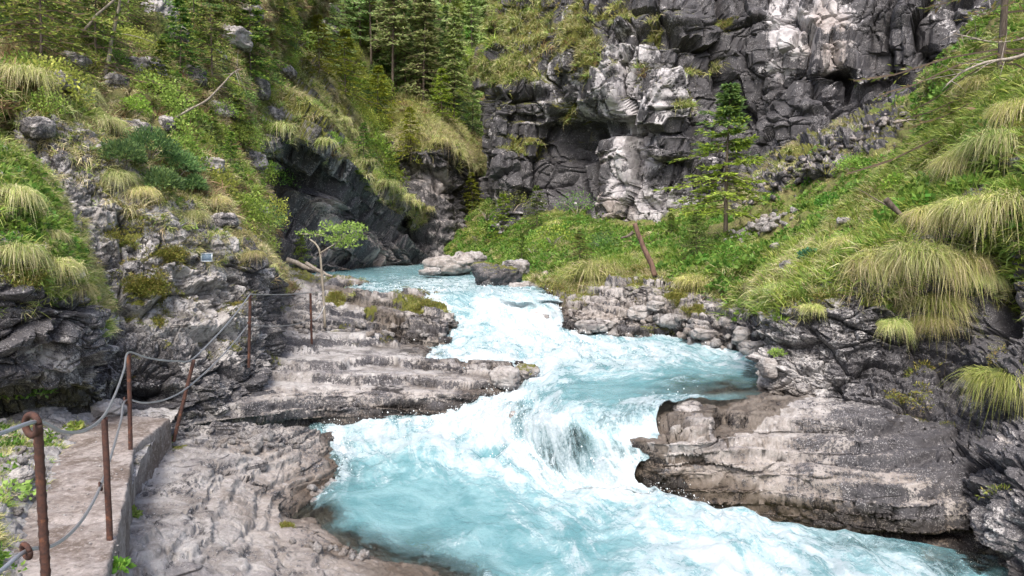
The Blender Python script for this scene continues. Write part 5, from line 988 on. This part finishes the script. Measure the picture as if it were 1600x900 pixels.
def wood(name, path, d, rad, label, mat='drift', cat='branch', twigs=0, seed=0):
    P = spline(pix(path, d), 30); o0 = P[0].copy(); rg = np.random.default_rng(seed); b = Bag()
    P = P + np.stack([perlin(P*3+k*9)*rad*.6 for k in range(3)], 1)
    b.tube(P-o0, np.linspace(rad, rad*(.8 if name == 'dead_trunk' else .45), 30)*(1+.15*perlin(P*6)), 9)
    o = b.build(name, M[mat]); o.location = o0; tag(o, label, cat)
    if twigs:
        t = Bag()
        for k in range(twigs):
            i = rg.integers(6, 29); dr = unit(rg.normal(size=3) + (P[-1]-P[0])/np.linalg.norm(P[-1]-P[0])*.8); L = rad*rg.uniform(10, 26); s = np.linspace(0, 1, 6)[:, None]
            t.tube(P[i]-o0 + s*dr*L + np.array([0, 0, -.2*L])*s**2*rg.uniform(-.5, 1), (1-s[:, 0]*.8)*rad*.3, 4)
        t.build('twigs', M[mat], o)
    return o
wood('dead_trunk', [(1024, 430), (1014, 404), (1003, 377), (991, 349)], spot(1020, 424)[0][1]-.1, .062, 'reddish dead trunk leaning on the green bank', 'dead', 'dead tree')
wood('branch_stub', [(990, 362), (982, 368), (970, 372)], spot(1020, 424)[0][1]+.2, .04, 'dark broken stub beside the top of the dead leaning trunk', 'bark')
wood('curved_branch', [(270, 187), (300, 170), (325, 155), (345, 135), (362, 116), (375, 108)], spot(272, 186)[0][1]-.4, .024, 'pale curved dead branch on the left hillside', twigs=7, seed=3)
wood('birch_stem', [(163, 118), (170, 90), (176, 60), (184, 20), (196, -30)], spot(163, 118)[0][1]-.1, .042, 'thin pale birch stem rising on the upper left hillside', 'bark_pale', 'tree', 6, 4)
wood('leaning_stick', [(130, 50), (155, 20), (178, 0), (200, -20)], spot(150, 100)[0][1]-.4, .03, 'bleached stick leaning across the top of the left hillside')
wood('bare_branch', [(1620, 78), (1580, 90), (1540, 98), (1505, 112), (1478, 132)], 9.4, .022, 'bare grey branch reaching down from the upper right edge', twigs=12, seed=5)
wood('bare_branch', [(1600, 60), (1560, 66), (1520, 60), (1490, 52)], 10.2, .015, 'thin forked branch above the bare grey branch', twigs=10, seed=6)
wood('fallen_twig', [(1395, 192), (1420, 188), (1445, 186)], 19.5, .035, 'pale twig lying on the stony ledge under the cliff', twigs=4, seed=7)
wood('root', [(1384, 312), (1398, 326), (1412, 338), (1428, 345)], spot(1400, 330)[0][1]-.25, .045, 'dark curved root beside the straw tussock on the right slope', 'bark', twigs=3, seed=8)
wood('log', [(448, 406), (475, 416), (500, 424), (520, 432)], 17.6, .065, 'pale log lying across the footway behind the sapling', cat='log')
wood('log', [(478, 410), (496, 422), (506, 430)], 17.3, .05, 'thin bleached branch leaning on the pale log', cat='log')
wood('driftwood', [(806, 457), (826, 446), (846, 436), (858, 428)], 19., .14, 'grey driftwood trunk lying beside the mossy boulder', cat='log')

# ================================================================== BOULDERS AND STONES
def rock_mesh(name, R3, seed, mat, nu=72, nv=44, disp=None, dark=.3, moss=.2, warm=.1, at0=(0, 0, 0), pw=.8):
    th, ph = np.meshgrid(np.linspace(0, 2*np.pi, nu, endpoint=False), np.linspace(-.5*np.pi, .5*np.pi, nv)); u = np.stack([np.cos(ph)*np.cos(th), np.cos(ph)*np.sin(th), np.sin(ph)], -1).reshape(-1, 3)
    P = np.sign(u)*np.abs(u)**pw*np.array(R3); h = rock_height(P + np.array(at0), **(disp or dict(size=max(R3)*.9, blocks=.28, lump=.35, fine=.08, seed=seed)))
    P = P + u*h[:, None]*.7
    i = np.arange(nv-1)[:, None]*nu + np.arange(nu)[None]; j = np.arange(nv-1)[:, None]*nu + (np.arange(nu)+1)[None] % nu
    return mesh_np(name, P, np.stack([i, j, j+nu, i+nu], -1).reshape(-1, 4), 4, mat, True, attrs=dict(dark=np.full(len(P), dark), moss=np.full(len(P), moss), warm=np.full(len(P), warm)))
def boulder(px, py, w_px, h_px, label, seed, mat='ledge', depth=.8, d=None, cat='rock', name='boulder', **k):
    d = d or spot(px, py)[0][1]; c = at(px, py, d); rx, rz = metres(w_px, d)/2, metres(h_px, d)/2
    o = link(name, rock_mesh(name, (rx, rx*depth, rz), seed, M[mat], **k)); o.location = c; o.rotation_euler = (0, 0, seed*.7)
    return tag(o, label, cat)
boulder(775, 432, 84, 46, 'large dark mossy boulder at the edge of the river bend', 1, 'slab', d=19.4, dark=.75, moss=.5, warm=.5, depth=.7)
boulder(702, 416, 96, 30, 'flat pale rock bench in front of the far river bend', 2, d=25.5, dark=.0, warm=.3, depth=.9, moss=.0)
boulder(672, 425, 40, 10, 'low flat pale stone at the water in the river bend', 3, d=23.6, dark=.05, depth=.8, moss=0)
boulder(735, 405, 50, 22, 'light stone behind the flat rock bench', 4, d=28, dark=.1, depth=.8)
boulder(815, 448, 40, 16, 'flat grey stone right of the mossy boulder', 5, d=18.6, dark=.2)
boulder(850, 453, 50, 20, 'grey stone in front of the driftwood trunk', 6, d=18.2, dark=.15)
boulder(806, 420, 50, 26, 'grey rock under bushes behind the mossy boulder', 7, d=20.8, dark=.3)
boulder(872, 714, 112, 100, 'wet dark rock hump under the lower cascade', 8, 'slab', d=8.98, dark=.6, warm=.3, moss=0, depth=.8, name='wet_rock')
boulder(842, 505, 40, 46, 'dark rock showing through the upper cascade', 9, 'slab', d=15.5, dark=.35, moss=0, depth=.7, name='wet_rock')
boulder(965, 662, 60, 34, 'brown wet rock breaking the water at the tip of the slab', 10, 'slab', d=8.75, dark=.15, warm=.6, moss=0, name='wet_rock')
boulder(1075, 650, 60, 34, 'dark stepped block on the wet end of the slab', 11, 'slab', d=8.75, dark=.4, warm=.1, moss=0, pw=.55)
boulder(822, 582, 44, 26, 'mossy knob at the tip of the long layered ledge', 12, d=11.1, dark=.35, moss=.5, warm=.3)
boulder(790, 590, 44, 36, 'smooth wet rock at the end of the layered ledge', 13, d=10.9, dark=.25, moss=0)
boulder(815, 652, 40, 20, 'small wet rock in the chute left of the hump', 14, 'slab', d=9.6, dark=.4, moss=0, name='wet_rock')
boulder(452, 695, 50, 36, 'dark angular stone at the water edge under the ledge', 15, d=9.2, dark=.3, warm=.2)
boulder(455, 780, 40, 20, 'brown flat stone in the shallow bay of the shelf', 16, d=8.1, dark=.2, warm=.5, pw=.6)
boulder(300, 702, 70, 22, 'flat pale block at the slab end', 17, d=7.9, dark=.0, warm=.15, pw=.5)
boulder(340, 725, 60, 22, 'grey blocky step of rock on the near shelf', 18, d=7.7, dark=.1, pw=.5)
boulder(390, 728, 50, 20, 'darker blocky step beside the grey step on the near shelf', 19, d=7.8, dark=.3, pw=.5)
boulder(35, 745, 40, 26, 'grey stone on the verge at the left', 20, d=5.2, dark=.15)
boulder(170, 640, 60, 26, 'grey stone at the foot of the wall behind the second post', 21, 'near', d=7.7, dark=.1)
boulder(60, 655, 90, 30, 'low grey rock lying under the dark overhang', 22, 'near', d=7.2, dark=.25)
for k, (px, py, w, hh, lab) in enumerate([(1025, 478, 26, 14, 'pale stone on the river bank above the ledges'), (1000, 490, 40, 20, 'grey stone left of the pale one on the river bank'), (1180, 545, 50, 22, 'grey stone at the right end of the bank by the water'), (1160, 525, 36, 24, 'angular stone above the grey one at the end of the bank'), (1200, 575, 30, 30, 'stone at the water below the corner of the right wall'), (930, 508, 60, 18, 'low layered stone at the water on the left of the bank'), (1100, 522, 40, 16, 'layered stone in the middle of the river bank')]):
    boulder(px, py, w, hh, lab, 30+k, dark=.12, moss=.05, warm=.15, pw=.6)
for k, (px, py, w, hh, lab) in enumerate([(205, 205, 60, 34, 'mossy rock poking out of the hillside above the dwarf pine'), (345, 175, 50, 26, 'grey rock under the curved dead branch'), (95, 130, 60, 30, 'dark mossy rock behind the straw tufts of the upper brow'), (390, 255, 50, 36, 'mossy rock at the right edge of the hillside'), (300, 120, 46, 30, 'dark rock between young spruces on the hillside'), (425, 180, 40, 24, 'brown rock on the crest of the dark buttress'), (445, 112, 40, 20, 'rock on the grassy ridge under the grey crag'), (1235, 415, 30, 16, 'small rock in the grass at the left of the right wall'), (1320, 345, 26, 12, 'small grey rock in the grass slope'), (1215, 385, 24, 12, 'pale rock at the lower end of the rockslide')]):
    boulder(px, py, w, hh, lab, 50+k, 'wall', dark=.45, moss=.45, warm=.2, pw=.7)
boulder(508, 40, 66, 64, 'grey crag under conifers at the top of the grassy ridge', 65, 'mid', dark=.4, moss=.2, pw=.6)
rgo = np.random.default_rng(57)
for k, (px, py, lab) in enumerate([(60, 200, 'below the left end of the upper straw brow'), (115, 95, 'left of the foot of the birch stem'), (180, 130, 'right of the foot of the birch stem'), (225, 110, 'left of the free standing small spruce'), (260, 195, 'just above the dwarf pine'), (275, 60, 'under the pale grey outcrop'), (330, 95, 'beneath the dark drooping spruce'), (365, 60, 'high up above the tip of the curved dead branch'), (325, 260, 'right of the dwarf pine'), (395, 330, 'low beside the light green bush'), (350, 345, 'above the right corner of the plaque wall'), (415, 225, 'at the left end of the dark overhang'), (405, 140, 'on the crest left of the dark buttress'), (150, 60, 'between the top spruces near the bleached stick'), (385, 20, 'at the top edge left of the grey crag')]):
    boulder(px, py, rgo.uniform(28, 60), rgo.uniform(20, 40), 'mossy hillside rock ' + lab, 80+k, 'wall', dark=float(rgo.uniform(.3, .6)), moss=float(rgo.uniform(.2, .5)), warm=.2, pw=.65)['group'] = 'rocks scattered on the left hillside'
STONES = [rock_mesh('stone', (1, .8, .6), 60+k, M['ledge'], nu=14, nv=9, dark=(0, .12, .3, .1, .2)[k], moss=0, warm=(.1, 0, 0, .5, .2)[k], pw=.65, disp=dict(size=1.4, blocks=.4, lump=.3, fine=.05, seed=60+k)) for k in range(5)]
DARK_STONES = [rock_mesh('stone', (1, .8, .55), 70+k, M['cliff'], nu=14, nv=9, dark=(.5, .65, .35, .75)[k], moss=.2, warm=.5, pw=.65, disp=dict(size=1.4, blocks=.4, lump=.3, fine=.05, seed=70+k)) for k in range(4)]
def stones(regions, label, group, seed, kinds=None):
    rg = np.random.default_rng(seed)
    for (x0, y0, x1, y1, spread, n, s0, s1) in regions:
        for k in range(n):
            t = rg.uniform(); px = x0+(x1-x0)*t+rg.normal()*spread; py = y0+(y1-y0)*t+rg.normal()*spread*.45
            p, N = spot(px, py); s = metres(rg.uniform(s0, s1)*(1.6 if rg.uniform() < .12 else 1), p[1])/2
            ki = int(rg.integers(len(kinds or STONES))); o = bpy.data.objects.new('stone', (kinds or STONES)[ki]); look_ = (('black', 'dark mossy', 'grey', 'nearly black') if kinds else ('pale', 'grey', 'dark grey', 'brownish', 'mottled'))[ki] + ' ' + ('large ' if s > metres((s0+s1)/2+2, p[1])/2 else ''); C.objects.link(o)
            o.location = p + N*s*.25; o.scale = (s,)*3; o.rotation_euler = tuple(rg.uniform(-.5, .5, 2)) + (float(rg.uniform(0, 6)),); tag(o, look_ + label, 'stone', look_ + group)
stones([(1150, 370, 1235, 335, 11, 55, 7, 17), (1130, 380, 1165, 372, 6, 8, 8, 16)], 'stone in the small rockslide on the green slope', 'stones of the small rockslide', 1)
stones([(1160, 320, 1300, 235, 14, 45, 6, 16), (1300, 230, 1420, 180, 12, 30, 6, 15)], 'stone on the broken ledge at the cliff foot', 'stones on the ledge at the cliff foot', 2, DARK_STONES)
stones([(330, 690, 440, 680, 9, 40, 6, 16), (380, 700, 480, 690, 8, 20, 6, 16), (270, 680, 330, 675, 6, 12, 6, 14)], 'cobble lying between the slab end and the water', 'cobbles under the ledge', 3)
stones([(10, 720, 60, 690, 10, 14, 8, 20), (20, 800, 60, 740, 8, 8, 8, 18)], 'stone on the weedy verge', 'stones on the verge', 4)
stones([(900, 520, 1180, 548, 6, 40, 8, 20), (1000, 495, 1190, 530, 10, 34, 8, 22)], 'stone along the waterline of the river bank', 'stones along the river bank', 5)
stones([(540, 510, 690, 522, 8, 14, 8, 18), (430, 500, 500, 515, 8, 14, 5, 12)], 'stone lying around the rock hump above the ledge', 'stones around the rock hump', 6)
stones([(610, 870, 470, 850, 10, 16, 8, 24), (520, 745, 500, 780, 10, 14, 8, 20)], 'stone in the shallow edge of the pool', 'stones in the shallow pool edge', 7)

# ================================================================== CABLE RAILING
rail = empty('cable_railing', onz(58, 1112, 0)); tag(rail, 'rusty iron posts carrying two steel cables along the walkway', 'railing'); RO = np.array(rail.location)
def rl(a): return np.asarray(a, float) - RO
def twisted(p0, p1, r, name, label=None, twist=True):
    """a rebar post: round core with spiral ribs"""
    p0, p1 = np.array(p0), np.array(p1); L = np.linalg.norm(p1-p0); ax = (p1-p0)/L; n = int(L/.006) if twist else 24; seg = 14
    A = unit(np.cross(ax, np.array([0, 1., .1]))); B = np.cross(ax, A); t = np.linspace(0, L, n)[:, None]; a = np.linspace(0, 2*np.pi, seg, endpoint=False)[None]
    rr = r*(1 + (.16*np.maximum(0, np.sin(2*a + t*2*np.pi/.05))**2 if twist else .03*np.sin(a*3+t*20))) * np.ones((n, seg))
    V = p0 + ax*t[..., None] + rr[..., None]*(np.cos(a)[..., None]*A + np.sin(a)[..., None]*B); V = V.reshape(-1, 3)
    i = np.arange(n-1)[:, None]*seg + np.arange(seg)[None]; j = np.arange(n-1)[:, None]*seg + (np.arange(seg)+1)[None] % seg
    Q = np.stack([i, j, j+seg, i+seg], -1).reshape(-1, 4); b = len(V); V = np.concatenate([V, [p1]]); k = np.arange(seg); Q = np.concatenate([Q, np.stack([(n-1)*seg+k, (n-1)*seg+(k+1) % seg, np.full(seg, b), np.full(seg, b)], 1)[:, [0, 1, 2, 3]]])
    bag = Bag(); bag.add(rl(V), Q); o = bag.build(name, M['rust'], rail)
    if label: o['label'] = label
    return o
def ring(c, ax, Rr, r, parent, name='eye_ring'):
    ax = unit(np.array(ax, float)); A = unit(np.cross(ax, (0, .3, 1.))); B = np.cross(ax, A); t = np.linspace(0, 2*np.pi, 25)[:, None]
    return Bag().tube(rl(np.array(c) + Rr*(np.cos(t)*A + np.sin(t)*B)), r, 8).build(name, M['rust'], parent)
b1, t1 = onz(60, 1112, 0), at(59, 664, 2.8)
P1 = twisted((b1[0], 2.8, -.05), t1, .0165, 'post', 'twisted rusty rebar post with a bent eye on top'); ring(np.array(t1)+np.array([-.022, 0, .0]), (.45, 1, 0), .040, .0135, P1); r1b = np.array(at(41, 861, 2.78)); ring(r1b, (.6, 1, .2), .028, .010, P1)
b2 = onz(172, 846, 0); t2 = at(163, 652, b2[1]+.03); P2 = twisted((b2[0], b2[1], -.03), t2, .018, 'post', 'plain rusty post near the slab edge', False); r2b = np.array(at(157, 760, b2[1]-.02)); ring(r2b, (1, .4, .3), .024, .006, P2)
b3 = onz(204, 704, 0); t3 = at(201, 553, b3[1]); P3 = twisted((b3[0], b3[1], -.03), t3, .018, 'post', 'tall rusty post where the slab turns', False); r3b = np.array(at(196, 626, b3[1]-.03)); ring(r3b, (1, .3, .3), .028, .007, P3)
b4 = onz(271, 690, -.25); t4 = at(303, 562, b4[1]+.1); P4 = twisted(b4, t4, .019, 'post', 'leaning dark rusty post beyond the slab', False)
s5 = spot(394, 567)[0]; t5 = at(391, 461, s5[1]-.05); P5 = twisted(s5 - np.array([0, 0.05, .05]), t5, .02, 'post', 'rusty post standing on the long layered ledge', False); r5b = np.array(at(388, 507, s5[1]-.08)); ring(r5b, (1, .4, .3), .03, .008, P5)
s6 = spot(486, 534)[0]; t6 = at(485, 458, s6[1]-.05); P6 = twisted(s6 - np.array([0, 0.05, .05]), t6, .02, 'post', 'thin far rusty post below the sapling', False)
def cable(paths, name, r=.0085):
    b = Bag()
    for pth in paths: b.tube(rl(spline(np.array(pth), 14*len(pth))), r, 8)
    return b.build(name, M['steel'], rail)
def sag(a, b, s, n=5): a, b = np.array(a), np.array(b); t = np.linspace(0, 1, n)[:, None]; return list(a*(1-t) + b*t - np.array([0, 0, 1.])*s*4*t*(1-t))
top1, top2, top3, top4, top5, top6 = (np.array(t) for t in (t1, t2, t3, t4, t5, t6)); hi = np.array([0, 0, .012])
cable([sag(np.array(at(-260, 740, 1.9)), top1+hi, .01) + sag(top1+hi, top2+hi, .07)[1:] + sag(top2+hi, top3+hi, .05)[1:] + sag(top3+hi, top4+np.array([-.02, -.03, .0]), .035)[1:] + sag(top4+np.array([-.02, -.03, .0]), top5+hi, .05)[1:]], 'upper_cable')
cable([sag(top5+hi, top6+hi, .02) + sag(top6+hi, np.array(at(504, 455, s6[1]+.5)), .02)[1:]], 'far_upper_cable', .007)
cable([sag(np.array(at(-180, 1000, 2.1)), r1b, .02) + sag(r1b, r2b, .10)[1:] + sag(r2b, r3b, .04)[1:] + sag(r3b, np.array(at(291, 607, b4[1])), .07)[1:] + sag(np.array(at(291, 607, b4[1])), r5b, .05)[1:]], 'lower_cable')
cable([sag(r5b, np.array(at(486, 500, s6[1]-.05)), .06) + sag(np.array(at(486, 500, s6[1]-.05)), np.array(at(507, 478, s6[1]+.3)), .08)[1:]], 'far_lower_cable', .007)

def grit():
    rg = np.random.default_rng(33); V, F_ = [], []; b = 0
    t = np.array([(0, 2, 4), (2, 1, 4), (1, 3, 4), (3, 0, 4), (2, 0, 5), (1, 2, 5), (3, 1, 5), (0, 3, 5)]); o = np.array([(1, .2, 0), (-1, 0, .1), (0, 1, 0), (.2, -1, 0), (0, 0, .7), (0, 0, -.6)])
    for k in range(420):
        a, y = rg.beta(.6, .9), rg.uniform(3.2, 7.2); x0 = np.interp(y, [3.2, 4.5, 6.3, 7.5], [-2.95, -3.05, -3.95, -4.3]); x1 = np.interp(y, [3.2, 4.5, 6.3, 7.5], [-1.85, -2.4, -3.3, -3.5])
        r = .004*math.exp(rg.normal(0, .6)); V.append(np.array([x0+(x1-x0)*a, y, .012]) + o*r*rg.uniform(.7, 1.3, (6, 3))); F_.append(t+b); b += 6
    tag(link('grit', mesh_np('grit', np.concatenate(V), np.concatenate(F_), 3, M['ledge'])), 'fine stone grit lying on the concrete walkway', 'grit', kind='stuff')
grit()

# ================================================================== PLAQUE
s = NT('plaque_rim'); M['rim'] = s.done(s.bsdf((.52, .56, .6), .5)); s = NT('plaque_blue'); M['blue'] = s.done(s.bsdf((.20, .29, .38), .45)); s = NT('plaque_ink'); M['ink'] = s.done(s.bsdf((.07, .10, .15), .6))
p, N = spot(323, 402); pl = empty('plaque', tuple(np.array(at(323, 402, p[1]-.10))), R(8)); tag(pl, 'small blue grey plaque with a light rim fixed to the grey rock wall', 'sign')
w, hh = metres(17, p[1]), metres(13.5, p[1])
Bag().box((0, 0, 0), (w*.86, .012, hh*.84)).build('panel', M['blue'], pl)
f = Bag(); t_ = w*.07
for c, sz in (((0, -.003, hh/2-t_/2), (w, .022, t_)), ((0, -.003, -hh/2+t_/2), (w, .022, t_)), ((w/2-t_/2, -.003, 0), (t_, .0215, hh-2*t_)), ((-w/2+t_/2, -.003, 0), (t_, .0215, hh-2*t_))): f.box(c, sz)
f.build('rim', M['rim'], pl)
ink = Bag(); rgk = np.random.default_rng(4)
for r_, z in enumerate((.25, .10, -.04, -.20, -.30)):
    x = -.36
    while x < .34: ww = min(rgk.uniform(.05, .13), .36-x); ink.box(((x+ww/2)*w, -.0075, z*hh), (ww*w, .003, .06*hh)); x += ww+.025
ink.build('lettering', M['ink'], pl)
for x, z in ((-.43, .43), (.43, .43), (-.43, -.43), (.43, -.43)): Bag().tube([(x*w, -.02, z*hh), (x*w, .22, z*hh)], .006, 6).build('bolt', M['steel'], pl)

# ================================================================== SPRAY
def spray():
    rg = np.random.default_rng(12); wt = PATCH['water']; w = np.clip(wt.A['foam']-.7, 0, 1)**1.5; px, py = proj(wt.P)
    p, N, vi = sample(wt, 5200, rg, w*(1+3*((py > 600) & (py < 790)))); n = len(p)
    r = .0035*np.exp(rg.normal(0, .5, n))*np.clip(p[:, 1]/9, .8, 1.8); c = p + np.array([0, 0, 1.])*(np.abs(rg.normal(0, .05, n))**1.0)[:, None] + rg.normal(0, .02, (n, 3))
    o = np.array([(1, 0, 0), (-1, 0, 0), (0, 1, 0), (0, -1, 0), (0, 0, 1.3), (0, 0, -1)]); V = (c[:, None] + o[None]*r[:, None, None]).reshape(-1, 3)
    t = np.array([(0, 2, 4), (2, 1, 4), (1, 3, 4), (3, 0, 4), (2, 0, 5), (1, 2, 5), (3, 1, 5), (0, 3, 5)]); F_ = (np.arange(n)[:, None, None]*6 + t[None]).reshape(-1, 3)
    s = NT('spray_drops'); tag(link('spray', mesh_np('spray', V, F_, 3, s.done(s.bsdf((.85, .9, .92), .3)))), 'white drops thrown up by the rapids', 'spray', kind='stuff')
spray()
